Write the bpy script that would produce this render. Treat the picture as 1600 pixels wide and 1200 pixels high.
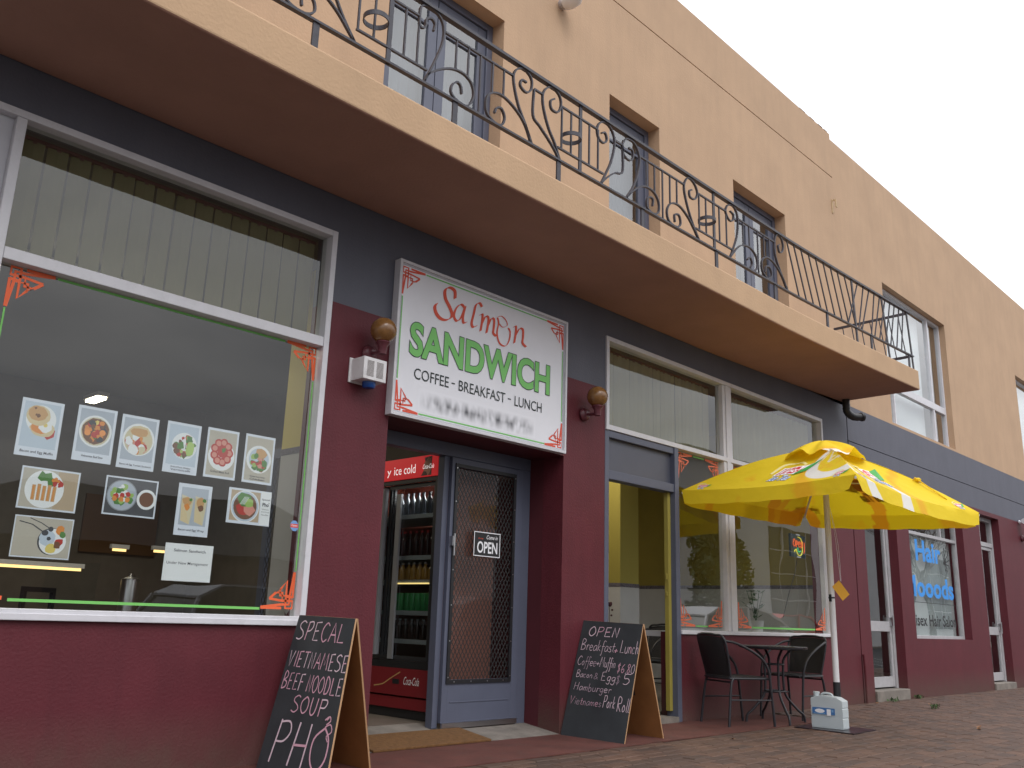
import bpy, bmesh, math, random
from mathutils import Vector, Matrix
R = math.radians
rnd = random.Random(7)
scene = bpy.context.scene
for o in list(bpy.data.objects): bpy.data.objects.remove(o)
COL = scene.collection

# ------------------------------------------------------------------ camera
cam_d = bpy.data.cameras.new('camera'); cam = bpy.data.objects.new('camera', cam_d); COL.objects.link(cam)
yaw, pitch, roll = 7.99132482e-01, 2.55128238e-01, 3.22756423e-02
f_ = Vector((math.sin(yaw)*math.cos(pitch), math.cos(yaw)*math.cos(pitch), math.sin(pitch)))
r_ = Vector((math.cos(yaw), -math.sin(yaw), 0)); u_ = r_.cross(f_)
r2 = r_*math.cos(roll) + u_*math.sin(roll); u2 = -r_*math.sin(roll) + u_*math.cos(roll)
m3 = Matrix((r2, u2, -f_)).transposed()
cam.matrix_world = Matrix.Translation((0, -5.2815, 0.92)) @ m3.to_4x4()
cam_d.sensor_width = 36; cam_d.lens = 1409.7/1600*36; cam_d.clip_end = 800; cam_d.clip_start = .05
scene.camera = cam

# ------------------------------------------------------------------ world: overcast sky over a Nishita base
SUN_EL, SUN_AZ = R(48), R(200)
w = bpy.data.worlds.new('World'); scene.world = w; w.use_nodes = True
nt = w.node_tree; nt.nodes.clear()
N = nt.nodes.new; L = nt.links.new
sky = N('ShaderNodeTexSky'); sky.sky_type = 'NISHITA'; sky.sun_disc = False
sky.sun_elevation = SUN_EL; sky.sun_rotation = SUN_AZ; sky.dust_density = 4; sky.air_density = 1.2
hs = N('ShaderNodeHueSaturation'); hs.inputs['Saturation'].default_value = .12; L(sky.outputs[0], hs.inputs['Color'])
tc = N('ShaderNodeTexCoord'); sx = N('ShaderNodeSeparateXYZ'); L(tc.outputs['Generated'], sx.inputs[0])
mz = N('ShaderNodeMath'); mz.operation = 'MAXIMUM'; L(sx.outputs['Z'], mz.inputs[0]); mz.inputs[1].default_value = .0
ma = N('ShaderNodeMath'); ma.operation = 'ADD'; L(mz.outputs[0], ma.inputs[0]); ma.inputs[1].default_value = .25
vd = N('ShaderNodeVectorMath'); vd.operation = 'DIVIDE'; L(tc.outputs['Generated'], vd.inputs[0])
cb = N('ShaderNodeCombineXYZ')
for k in range(3): L(ma.outputs[0], cb.inputs[k])
L(cb.outputs[0], vd.inputs[1])
nz = N('ShaderNodeTexNoise'); nz.inputs['Scale'].default_value = 1.1; nz.inputs['Detail'].default_value = 5; nz.inputs['Roughness'].default_value = .55
nz.inputs['Distortion'].default_value = .5
L(vd.outputs[0], nz.inputs['Vector'])
cr = N('ShaderNodeValToRGB'); cr.color_ramp.elements[0].position = .36; cr.color_ramp.elements[0].color = (.64, .65, .69, 1)
cr.color_ramp.elements[1].position = .62; cr.color_ramp.elements[1].color = (1.18, 1.18, 1.17, 1)
L(nz.outputs['Fac'], cr.inputs[0])
# overcast grey mixed over the clear-sky colours, clouds modulate both
mx = N('ShaderNodeMix'); mx.data_type = 'RGBA'; mx.inputs[0].default_value = .75
L(hs.outputs[0], mx.inputs[6]); mx.inputs[7].default_value = (15.5, 15.7, 16.3, 1)
mm = N('ShaderNodeMix'); mm.data_type = 'RGBA'; mm.blend_type = 'MULTIPLY'; mm.inputs[0].default_value = 1
L(mx.outputs[2], mm.inputs[6]); L(cr.outputs[0], mm.inputs[7])
gz = N('ShaderNodeMath'); gz.operation = 'MULTIPLY_ADD'; L(mz.outputs[0], gz.inputs[0]); gz.inputs[1].default_value = 1.55; gz.inputs[2].default_value = .32
mg = N('ShaderNodeVectorMath'); mg.operation = 'SCALE'; L(mm.outputs[2], mg.inputs[0]); L(gz.outputs[0], mg.inputs['Scale'])
bg = N('ShaderNodeBackground'); bg.inputs['Strength'].default_value = .1; L(mg.outputs[0], bg.inputs['Color'])
wo = N('ShaderNodeOutputWorld'); L(bg.outputs[0], wo.inputs[0])

sd = bpy.data.lights.new('sun', 'SUN'); sd.energy = .6; sd.angle = R(25); sd.color = (1, .97, .93)
sun = bpy.data.objects.new('sun', sd); COL.objects.link(sun)
sdir = Vector((math.sin(SUN_AZ)*math.cos(SUN_EL), math.cos(SUN_AZ)*math.cos(SUN_EL), math.sin(SUN_EL)))
sun.rotation_euler = sdir.to_track_quat('Z', 'Y').to_euler(); sun.location = (0, -10, 20)
vs = scene.view_settings; vs.view_transform = 'Standard'; vs.look = 'None'; vs.exposure = 0.18; vs.gamma = 1; vs.use_curve_mapping = False
scene.render.engine = 'CYCLES'
scene.cycles.max_bounces = 8; scene.cycles.transparent_max_bounces = 24

# ------------------------------------------------------------------ materials
MATS = {}
def mat(name, col, rough=.7, metal=0, var=.0, vscale=3, bump=0, bscale=60, spec=.5, streak=0, emis=None, estr=1, trans=0, attr=None, dirt=0, wave=0):
    if name in MATS: return MATS[name]
    m = bpy.data.materials.new(name); m.use_nodes = True; t = m.node_tree; n = t.nodes.new; l = t.links.new
    b = t.nodes['Principled BSDF']; b.inputs['Roughness'].default_value = rough; b.inputs['Metallic'].default_value = metal
    b.inputs['Specular IOR Level'].default_value = spec
    c4 = (*col, 1); b.inputs['Base Color'].default_value = c4; cur = None
    m.diffuse_color = c4
    g = None
    if var or bump or streak or dirt:
        g = n('ShaderNodeNewGeometry') if not attr == 'obj' else None
        tcn = n('ShaderNodeTexCoord')
        pos = g.outputs['Position'] if g else tcn.outputs['Object']
    def mixin(fac_sock, a, colb, mode='MIX', scale=1):
        x = n('ShaderNodeMix'); x.data_type = 'RGBA'; x.blend_type = mode
        if scale != 1:
            q = n('ShaderNodeMath'); q.operation = 'MULTIPLY'; l(fac_sock, q.inputs[0]); q.inputs[1].default_value = scale; fac_sock = q.outputs[0]
        l(fac_sock, x.inputs[0])
        if a is None: x.inputs[6].default_value = c4
        else: l(a, x.inputs[6])
        x.inputs[7].default_value = (*colb, 1); return x.outputs[2]
    if var:
        z = n('ShaderNodeTexNoise'); z.inputs['Scale'].default_value = vscale; z.inputs['Detail'].default_value = 6; z.inputs['Roughness'].default_value = .62; l(pos, z.inputs['Vector'])
        rr = n('ShaderNodeMapRange'); rr.inputs[1].default_value = .35; rr.inputs[2].default_value = .68; l(z.outputs['Fac'], rr.inputs[0])
        cur = mixin(rr.outputs[0], cur, tuple(c*(1-var) for c in col))
    if streak:
        mp = n('ShaderNodeMapping'); mp.inputs['Scale'].default_value = (2.2, 2.2, .28); l(pos, mp.inputs['Vector'])
        z = n('ShaderNodeTexNoise'); z.inputs['Scale'].default_value = 2.6; z.inputs['Detail'].default_value = 7; z.inputs['Roughness'].default_value = .7; l(mp.outputs[0], z.inputs['Vector'])
        rr = n('ShaderNodeMapRange'); rr.inputs[1].default_value = .44; rr.inputs[2].default_value = .75; l(z.outputs['Fac'], rr.inputs[0])
        cur = mixin(rr.outputs[0], cur, (col[0]*.62, col[1]*.66, col[2]*.7), scale=streak)
    if dirt:
        z = n('ShaderNodeTexNoise'); z.inputs['Scale'].default_value = 9; z.inputs['Detail'].default_value = 9; z.inputs['Roughness'].default_value = .75; l(pos, z.inputs['Vector'])
        rr = n('ShaderNodeMapRange'); rr.inputs[1].default_value = .52; rr.inputs[2].default_value = .7; l(z.outputs['Fac'], rr.inputs[0])
        cur = mixin(rr.outputs[0], cur, (.07, .06, .05), scale=dirt)
    if wave:
        sp = n('ShaderNodeSeparateXYZ'); l(pos, sp.inputs[0]); rr = n('ShaderNodeMapRange'); rr.inputs[1].default_value = .38; rr.inputs[2].default_value = .0; l(sp.outputs['Z'], rr.inputs[0])
        z = n('ShaderNodeTexNoise'); z.inputs['Scale'].default_value = 5; z.inputs['Detail'].default_value = 9; z.inputs['Roughness'].default_value = .7; l(pos, z.inputs['Vector'])
        q1 = n('ShaderNodeMath'); q1.operation = 'MULTIPLY'; l(rr.outputs[0], q1.inputs[0]); l(z.outputs['Fac'], q1.inputs[1])
        cur = mixin(q1.outputs[0], cur, (.10, .065, .05), scale=wave)
        z = n('ShaderNodeTexVoronoi'); z.inputs['Scale'].default_value = 2.3; l(pos, z.inputs['Vector']); rr = n('ShaderNodeMapRange'); rr.inputs[1].default_value = .035; rr.inputs[2].default_value = .015; l(z.outputs['Distance'], rr.inputs[0])
        cur = mixin(rr.outputs[0], cur, (.22, .13, .12), scale=.5)
    if attr == 'tone':
        oi = n('ShaderNodeObjectInfo'); at = n('ShaderNodeAttribute'); at.attribute_name = 'tone'
        ad = n('ShaderNodeMath'); ad.operation = 'ADD'; l(oi.outputs['Random'], ad.inputs[0]); l(at.outputs['Fac'], ad.inputs[1])
        fr = n('ShaderNodeMath'); fr.operation = 'FRACT'; l(ad.outputs[0], fr.inputs[0])
        cur = mixin(fr.outputs[0], cur, (col[0]*.5, col[1]*.56, col[2]*.64))
    if cur is not None: l(cur, b.inputs['Base Color'])
    if bump:
        z = n('ShaderNodeTexNoise'); z.inputs['Scale'].default_value = bscale; z.inputs['Detail'].default_value = 5; l(pos, z.inputs['Vector'])
        bp = n('ShaderNodeBump'); bp.inputs['Strength'].default_value = bump; bp.inputs['Distance'].default_value = .01; l(z.outputs['Fac'], bp.inputs['Height'])
        l(bp.outputs[0], b.inputs['Normal'])
    if emis: b.inputs['Emission Color'].default_value = (*emis, 1); b.inputs['Emission Strength'].default_value = estr
    if trans:
        out = t.nodes['Material Output']; tr = n('ShaderNodeBsdfTranslucent'); ms = n('ShaderNodeMixShader'); ms.inputs[0].default_value = trans
        if cur is not None: l(cur, tr.inputs['Color'])
        else: tr.inputs['Color'].default_value = c4
        l(b.outputs[0], ms.inputs[1]); l(tr.outputs[0], ms.inputs[2]); l(ms.outputs[0], out.inputs[0])
    MATS[name] = m; return m

def glass(name, tint=(.93, .95, .94), k=1.8, base=0.0):
    m = bpy.data.materials.new(name); m.use_nodes = True; t = m.node_tree; t.nodes.clear(); n = t.nodes.new; l = t.links.new
    tr = n('ShaderNodeBsdfTransparent'); tr.inputs[0].default_value = (*tint, 1)
    gl = n('ShaderNodeBsdfGlossy'); gl.inputs['Roughness'].default_value = .0; gl.inputs['Color'].default_value = (1, 1, 1, 1)
    tcn = n('ShaderNodeNewGeometry'); z = n('ShaderNodeTexNoise'); z.inputs['Scale'].default_value = 1.3; z.inputs['Detail'].default_value = 1; l(tcn.outputs['Position'], z.inputs['Vector'])
    bp = n('ShaderNodeBump'); bp.inputs['Strength'].default_value = .12; bp.inputs['Distance'].default_value = .02; l(z.outputs['Fac'], bp.inputs['Height']); l(bp.outputs[0], gl.inputs['Normal'])
    fr = n('ShaderNodeFresnel'); fr.inputs['IOR'].default_value = 1.5
    bf = n('ShaderNodeMath'); bf.operation = 'SUBTRACT'; bf.inputs[0].default_value = 1; l(tcn.outputs['Backfacing'], bf.inputs[1])
    a = n('ShaderNodeMath'); a.operation = 'MULTIPLY_ADD'; l(fr.outputs[0], a.inputs[0]); a.inputs[1].default_value = k; a.inputs[2].default_value = base
    q = n('ShaderNodeMath'); q.operation = 'MULTIPLY'; q.use_clamp = True; l(a.outputs[0], q.inputs[0]); l(bf.outputs[0], q.inputs[1])
    ms = n('ShaderNodeMixShader'); l(q.outputs[0], ms.inputs[0]); l(tr.outputs[0], ms.inputs[1]); l(gl.outputs[0], ms.inputs[2])
    o = n('ShaderNodeOutputMaterial'); l(ms.outputs[0], o.inputs[0]); m.diffuse_color = (.5, .6, .7, 1); MATS[name] = m; return m

M_STUCCO = mat('stucco_tan', (.53, .35, .22), .85, var=.12, vscale=1.2, bump=.3, bscale=45, streak=.24)
M_SLAB = mat('stucco_slab', (.53, .347, .207), .85, var=.10, vscale=2.2, bump=.3, bscale=45, streak=.10)
M_GREY = mat('grey_paint', (.108, .110, .138), .6, var=.12, vscale=2, bump=.3, bscale=50, streak=.3)
M_MAROON = mat('maroon_paint', (.124, .0225, .031), .55, var=.16, vscale=2.4, bump=.3, bscale=60, streak=.45, spec=.3, wave=1.3)
M_WHITE = mat('white_aluminium', (.68, .67, .70), .4, var=.08, vscale=8, spec=.5, dirt=.12)
M_FRAMEGREY = mat('grey_gloss_frame', (.10, .11, .155), .45, var=.08, vscale=6)
M_DARK = mat('black_gap', (.012, .011, .012), .8)
M_IRON = mat('iron_paint', (.045, .042, .056), .5, var=.3, vscale=12, bump=.2, bscale=90)
M_CONC = mat('worn_concrete', (.24, .21, .18), .9, var=.35, vscale=5, bump=.4, bscale=40, dirt=.3)
M_GLASS = glass('shop_glass')
M_GLASS2 = glass('upper_glass', k=1.9, base=.05)
M_YELLOWPAINT = mat('mustard_paint', (.34, .28, .055), .5, var=.1)
M_OLIVE = mat('olive_wall', (.34, .27, .055), .8, var=.1)
M_TILE = mat('white_tile', (.55, .55, .56), .3, var=.06)
M_TILEB = mat('tile_border', (.20, .18, .22), .3, var=.6, vscale=40)
M_INT = mat('dim_interior', (.14, .125, .11), .9, var=.2)
M_CEIL = mat('interior_ceiling', (.16, .16, .155), .9)
M_BLACK = mat('black_plastic', (.015, .015, .017), .45)
M_STEEL = mat('brushed_steel', (.55, .55, .56), .28, metal=1)

# ------------------------------------------------------------------ mesh helpers
class MB:
    def __init__(s): s.v = []; s.f = []; s.mi = []; s.m = 0
    def add(s, vs, fs):
        b = len(s.v); s.v += [tuple(p) for p in vs]; s.f += [tuple(b+i for i in f) for f in fs]; s.mi += [s.m]*len(fs); return s
    def box(s, x0, x1, y0, y1, z0, z1, skip=''):
        vs = [(x0,y0,z0),(x1,y0,z0),(x1,y1,z0),(x0,y1,z0),(x0,y0,z1),(x1,y0,z1),(x1,y1,z1),(x0,y1,z1)]
        fs = [(0,3,2,1),(4,5,6,7),(0,1,5,4),(1,2,6,5),(2,3,7,6),(3,0,4,7)]
        return s.add(vs, fs)
    def obox(s, c, ax, ay, az, hx, hy, hz):   # oriented box
        c = Vector(c); ax = Vector(ax)*hx; ay = Vector(ay)*hy; az = Vector(az)*hz
        vs = [c-ax-ay-az, c+ax-ay-az, c+ax+ay-az, c-ax+ay-az, c-ax-ay+az, c+ax-ay+az, c+ax+ay+az, c-ax+ay+az]
        return s.add(vs, [(0,3,2,1),(4,5,6,7),(0,1,5,4),(1,2,6,5),(2,3,7,6),(3,0,4,7)])
    def bar(s, a, b, w, d, up=(0,1,0)):       # rectangular bar a->b, w across, d along 'up'
        a = Vector(a); b = Vector(b); t = (b-a).normalized(); up = Vector(up); n = t.cross(up)
        if n.length < 1e-4: up = Vector((1,0,0)); n = t.cross(up)
        n.normalize(); up = n.cross(t).normalized()
        vs = []
        for p in (a, b):
            for i, j in ((-1,-1),(1,-1),(1,1),(-1,1)): vs.append(p+n*w/2*i+up*d/2*j)
        return s.add(vs, [(0,1,2,3),(7,6,5,4),(0,4,5,1),(1,5,6,2),(2,6,7,3),(3,7,4,0)])
    def ribbon(s, pts, w, d, up=(0,1,0)):      # swept rectangular section, 'up' const axis
        pts = [Vector(p) for p in pts]; up = Vector(up).normalized(); vs = []; n = len(pts)
        for i, p in enumerate(pts):
            t = (pts[min(i+1,n-1)]-pts[max(i-1,0)]).normalized(); nn = t.cross(up).normalized()
            for a, b in ((-1,-1),(1,-1),(1,1),(-1,1)): vs.append(p+nn*w/2*a+up*d/2*b)
        fs = [(0,1,2,3), tuple(4*(n-1)+k for k in (3,2,1,0))]
        for i in range(n-1):
            for k in range(4):
                a = 4*i+k; b = 4*i+(k+1)%4; fs.append((a, a+4, b+4, b))
        return s.add(vs, fs)
    def tube(s, pts, r, n=8, caps=True):
        pts = [Vector(p) for p in pts]; vs = []; m = len(pts); rs = r if isinstance(r, (list, tuple)) else [r]*m
        prev = None
        for i, p in enumerate(pts):
            t = (pts[min(i+1,m-1)]-pts[max(i-1,0)]).normalized()
            if prev is None:
                prev = Vector((0,0,1)) if abs(t.z) < .9 else Vector((1,0,0))
            a = (prev - t*prev.dot(t)).normalized(); prev = a; b = t.cross(a)
            for k in range(n):
                q = 2*math.pi*k/n; vs.append(p+(a*math.cos(q)+b*math.sin(q))*rs[i])
        fs = []
        for i in range(m-1):
            for k in range(n): fs.append((n*i+k, n*i+(k+1)%n, n*(i+1)+(k+1)%n, n*(i+1)+k))
        if caps: fs += [tuple(reversed(range(n))), tuple(n*(m-1)+k for k in range(n))]
        return s.add(vs, fs)
    def lathe(s, prof, c=(0,0,0), n=20, ax='z'):
        vs = []; m = len(prof)
        for r, z in prof:
            for k in range(n):
                q = 2*math.pi*k/n; x, y = r*math.cos(q), r*math.sin(q)
                if ax == 'z': p = (x, y, z)
                elif ax == 'y': p = (x, z, -y)
                else: p = (z, x, y)
                vs.append((c[0]+p[0], c[1]+p[1], c[2]+p[2]))
        fs = []
        for i in range(m-1):
            for k in range(n): fs.append((n*i+k, n*i+(k+1)%n, n*(i+1)+(k+1)%n, n*(i+1)+k))
        fs += [tuple(reversed(range(n))), tuple(n*(m-1)+k for k in range(n))]
        return s.add(vs, fs)
    def sphere(s, c, r, n=16, sc=(1,1,1)):
        m = n//2; prof = [(r*math.sin(math.pi*i/m), -r*math.cos(math.pi*i/m)) for i in range(m+1)]
        prof[0] = (r*.001, -r); prof[-1] = (r*.001, r); b = len(s.v); s.lathe(prof, (0,0,0), n)
        for i in range(b, len(s.v)):
            p = s.v[i]; s.v[i] = (c[0]+p[0]*sc[0], c[1]+p[1]*sc[1], c[2]+p[2]*sc[2])
        return s
    def prism(s, poly, f0, f1):               # poly 2D list, f0/f1 map 2D->3D for both caps
        n = len(poly); vs = [f0(*p) for p in poly]+[f1(*p) for p in poly]
        fs = [tuple(reversed(range(n))), tuple(range(n, 2*n))]+[(i, (i+1)%n, n+(i+1)%n, n+i) for i in range(n)]
        return s.add(vs, fs)

def obj(name, mb, mats, parent=None, bevel=0, smooth=False, label=None, kind=None, fixn=True):
    me = bpy.data.meshes.new(name); me.from_pydata(mb.v, [], mb.f)
    if not isinstance(mats, (list, tuple)): mats = [mats]
    for m in mats: me.materials.append(m)
    if len(mats) > 1: me.polygons.foreach_set('material_index', mb.mi)
    if fixn:
        bm = bmesh.new(); bm.from_mesh(me); bmesh.ops.recalc_face_normals(bm, faces=bm.faces); bm.to_mesh(me); bm.free()
    if smooth:
        me.polygons.foreach_set('use_smooth', [True]*len(me.polygons)); me.set_sharp_from_angle(angle=R(38))
    me.update()
    o = bpy.data.objects.new(name, me); COL.objects.link(o)
    if parent: o.parent = parent
    if bevel:
        b = o.modifiers.new('bevel', 'BEVEL'); b.width = bevel; b.segments = 2; b.limit_method = 'ANGLE'
    if label: o['label'] = label
    if kind: o['kind'] = kind
    return o
def tag(o, label, cat, group=None):
    o['label'] = label; o['category'] = cat
    if group: o['group'] = group
    return o
def thing(name, label, cat, loc=(0,0,0), rz=0, group=None):
    o = bpy.data.objects.new(name, None); COL.objects.link(o); o.location = loc; o.rotation_euler = (0,0,rz); o.empty_display_size = .1
    return tag(o, label, cat, group)
def kids(o): return [c for c in bpy.data.objects if c.parent == o]
def copy_tree(o, parent=None, loc=None, rz=None, label=None):
    c = o.copy(); COL.objects.link(c); c.parent = parent
    if loc is not None: c.location = loc
    if rz is not None: c.rotation_euler = (0, 0, rz)
    if label: c['label'] = label
    for k in kids(o): copy_tree(k, c)
    return c

def spline(pts, n=5):                          # catmull-rom through 2D/3D points
    P = [Vector(p) for p in pts]; out = []
    for i in range(len(P)-1):
        a, b, c, d = P[max(i-1,0)], P[i], P[i+1], P[min(i+2,len(P)-1)]
        for k in range(n):
            t = k/n; out.append(.5*((2*b)+(c-a)*t+(2*a-5*b+4*c-d)*t*t+(3*b-a-3*c+d)*t**3))
    out.append(P[-1]); return out

_text_cache = {}
def text_mesh(txt, bold=0, shear=0, res=3):
    k = (txt, bold, shear, res)
    if k in _text_cache: return _text_cache[k]
    cu = bpy.data.curves.new('t', 'FONT'); cu.body = txt; cu.offset = bold; cu.shear = shear; cu.resolution_u = res; cu.fill_mode = 'FRONT'
    o = bpy.data.objects.new('t', cu); COL.objects.link(o)
    dg = bpy.context.evaluated_depsgraph_get(); ev = o.evaluated_get(dg); me = ev.to_mesh()
    vs = [(v.co.x, v.co.y) for v in me.vertices]; fs = [tuple(p.vertices) for p in me.polygons]; ev.to_mesh_clear()
    bpy.data.objects.remove(o); bpy.data.curves.remove(cu)
    _text_cache[k] = (vs, fs); return vs, fs

class Print(MB):                               # flat print laid on a surface: fn(u,v,h)->3D, h = height above it
    def __init__(s, fn, step=.00005): super().__init__(); s.fn = fn; s.h = .0006; s.step = step
    def lay(s, pts, fs, m):
        s.m = m; s.add([s.fn(u, v, s.h) for u, v in pts], fs); s.h += s.step
    def poly(s, pts, m): s.lay(pts, [tuple(range(len(pts)))], m)
    def rect(s, u0, v0, u1, v1, m): s.poly([(u0,v0),(u1,v0),(u1,v1),(u0,v1)], m)
    def disc(s, cu, cv, ru, rv, m, n=16, wob=0, rot=0):
        pts = []
        for k in range(n):
            q = 2*math.pi*k/n; w = 1+rnd.uniform(-wob, wob); a, b = ru*w*math.cos(q), rv*w*math.sin(q)
            pts.append((cu+a*math.cos(rot)-b*math.sin(rot), cv+a*math.sin(rot)+b*math.cos(rot)))
        s.poly(pts, m)
    def stroke(s, pts, w, m, smooth=3):
        P = spline([(p[0], p[1]) for p in pts], smooth) if smooth and len(pts) > 2 else [Vector(p) for p in pts]
        vs = []; n = len(P)
        for i, p in enumerate(P):
            t = P[min(i+1,n-1)]-P[max(i-1,0)]
            if t.length < 1e-9: t = Vector((1,0))
            t.normalize(); q = Vector((-t.y, t.x))*w/2; vs += [tuple(p+q), tuple(p-q)]
        s.lay(vs, [(2*i, 2*i+1, 2*i+3, 2*i+2) for i in range(n-1)], m)
    def nib(s, pts, w, ang, m, thin=.15, n=6):  # broad-nib pen stroke
        P = spline(pts, n); d = Vector((math.cos(ang), math.sin(ang)))*w/2; e = Vector((-d.y, d.x))*thin
        vs = []
        for p in P: vs += [tuple(p+d+e), tuple(p-d-e)]
        s.lay(vs, [(2*i, 2*i+1, 2*i+3, 2*i+2) for i in range(len(P)-1)], m)
        vs = []
        for p in P: vs += [tuple(p+d-e), tuple(p-d+e)]
        s.lay(vs, [(2*i, 2*i+1, 2*i+3, 2*i+2) for i in range(len(P)-1)], m)
    def text(s, txt, u0, u1, v0, v1, m, bold=0, shear=0, res=3, ref=None):
        vs, fs = text_mesh(txt, bold, shear, res)
        if not vs: return
        rv = vs if ref is None else text_mesh(txt, ref, shear, res)[0]
        a0 = min(p[0] for p in rv); a1 = max(p[0] for p in rv); b0 = min(p[1] for p in rv); b1 = max(p[1] for p in rv)
        s.lay([(u0+(p[0]-a0)/(a1-a0)*(u1-u0), v0+(p[1]-b0)/(b1-b0)*(v1-v0)) for p in vs], fs, m)
def facade(y): return lambda u, v, h: (u, y-h, v)

# hand-lettering strokes (0..1 cap height)
G = {
'S': [[(.5,.9),(.3,1),(.08,.85),(.12,.65),(.4,.45),(.48,.2),(.3,.0),(.05,.08)]],
'P': [[(.1,0),(.12,1)],[(.1,.95),(.4,.98),(.5,.75),(.35,.52),(.1,.48)]],
'E': [[(.45,1),(.1,.97),(.1,0),(.48,.03)],[(.1,.5),(.38,.52)]],
'C': [[(.5,.85),(.3,1),(.08,.7),(.06,.3),(.25,0),(.5,.12)]],
'A': [[(.02,0),(.28,1),(.52,0)],[(.1,.38),(.45,.38)]],
'L': [[(.1,1),(.08,0),(.5,.03)]],
'V': [[(.02,1),(.22,0),(.48,1)]],
'I': [[(.15,1),(.15,0)]], 'i': [[(.1,.5),(.1,0)],[(.1,.72),(.11,.66)]],
'T': [[(.0,.97),(.55,1)],[(.28,1),(.26,0)]],
'N': [[(.06,0),(.08,1),(.42,0),(.46,1)]],
'M': [[(.03,0),(.1,1),(.3,.3),(.52,1),(.6,0)]],
'B': [[(.1,0),(.1,1),(.38,.95),(.42,.7),(.12,.53)],[(.12,.53),(.48,.42),(.45,.08),(.1,0)]],
'F': [[(.48,1),(.1,.98),(.1,0)],[(.1,.52),(.4,.54)]],
'O': [[(.28,1),(.05,.7),(.06,.25),(.28,0),(.5,.3),(.48,.75),(.28,1)]],
'D': [[(.1,0),(.1,1),(.42,.85),(.5,.45),(.36,.08),(.1,0)]],
'U': [[(.08,1),(.08,.25),(.25,0),(.44,.22),(.46,1)]],
'H': [[(.08,0),(.1,1)],[(.46,0),(.48,1)],[(.08,.5),(.48,.52)]],
'R': [[(.1,0),(.1,1),(.4,.95),(.42,.62),(.12,.5),(.5,0)]],
'K': [[(.1,0),(.1,1)],[(.46,.95),(.12,.45),(.5,0)]],
'r': [[(.08,.5),(.1,0)],[(.1,.35),(.2,.5),(.32,.45)]],
'e': [[(.05,.28),(.34,.3),(.3,.48),(.12,.48),(.04,.2),(.18,0),(.36,.08)]],
'a': [[(.34,.45),(.15,.5),(.04,.22),(.14,0),(.32,.2),(.34,.48),(.36,.0)]],
'k': [[(.06,1),(.06,0)],[(.32,.5),(.08,.25),(.34,0)]],
'f': [[(.34,.9),(.2,1),(.14,.8),(.12,-.3),(.02,-.32)],[(.02,.45),(.3,.48)]],
's': [[(.28,.46),(.12,.5),(.08,.34),(.28,.16),(.2,0),(.04,.04)]],
't': [[(.15,.85),(.13,.08),(.26,0)],[(.02,.52),(.3,.54)]],
'u': [[(.05,.5),(.06,.1),(.2,0),(.32,.15),(.33,.5)],[(.33,.2),(.37,0)]],
'n': [[(.06,.5),(.07,0)],[(.07,.3),(.2,.5),(.32,.38),(.33,0)]],
'm': [[(.05,.5),(.06,0)],[(.06,.32),(.16,.5),(.24,.36),(.25,0)],[(.25,.34),(.36,.5),(.44,.36),(.45,0)]],
'c': [[(.3,.42),(.16,.5),(.04,.25),(.14,0),(.32,.08)]],
'h': [[(.06,1),(.07,0)],[(.07,.3),(.2,.5),(.32,.38),(.33,0)]],
'o': [[(.18,.5),(.04,.25),(.17,0),(.33,.22),(.2,.5)]],
'g': [[(.32,.45),(.14,.5),(.05,.25),(.16,.05),(.32,.25),(.33,.48),(.31,-.25),(.14,-.36),(.03,-.22)]],
'b': [[(.06,1),(.06,0),(.28,.02),(.33,.3),(.2,.48),(.08,.36)]],
'l': [[(.1,1),(.1,.05),(.16,0)]],
'$': [[(.4,.78),(.2,.88),(.08,.7),(.36,.36),(.28,.12),(.05,.18)],[(.25,1.05),(.2,-.08)]],
'6': [[(.38,.95),(.12,.6),(.08,.2),(.25,0),(.42,.2),(.3,.45),(.1,.32)]],
'8': [[(.26,.5),(.1,.75),(.25,1),(.4,.78),(.26,.5),(.08,.22),(.25,0),(.42,.22),(.26,.5)]],
'0': [[(.26,1),(.06,.7),(.08,.2),(.26,0),(.46,.3),(.44,.8),(.26,1)]],
'5': [[(.46,1),(.12,.96),(.1,.55),(.34,.6),(.46,.32),(.3,.03),(.06,.08)]],
'.': [[(.1,.04),(.13,.0)]], ',': [[(.12,.1),(.08,-.1)]],
'+': [[(.05,.35),(.32,.36)],[(.18,.55),(.17,.15)]],
'&': [[(.4,.3),(.15,0),(.05,.2),(.28,.6),(.16,.75),(.08,.58),(.4,0)]],
"'": [[(.05,1.0),(.03,.85)]],
}
ADV = {'M': .74, 'I': .3, 'i': .2, 'l': .22, 't': .34, 'f': .34, 'r': .36, 'm': .54, 's': .34, ' ': .28, '.': .22, ',': .2, '+': .4, '&': .5}
def adv(c): return ADV.get(c, .44 if c.islower() else .62)
def hand(pr, txt, u0, u1, v0, h, m, w, slope=0, slant=.08, jit=.02):
    tot = sum(adv(c) for c in txt); k = (u1-u0)/tot; x = 0
    for c in txt:
        for st in G.get(c, []):
            pts = [(u0+(x+p[0]+slant*p[1])*k + rnd.uniform(-jit,jit)*k, v0+slope*(x*k)+p[1]*h+rnd.uniform(-jit,jit)*h) for p in st]
            sharp = len(pts) <= 3 or c in 'EVNMALFH'
            pr.stroke(pts, w*rnd.uniform(.8, 1.15), m if not isinstance(m, (list,tuple)) else rnd.choice(m), 0 if sharp else 4)
        x += adv(c)

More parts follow.
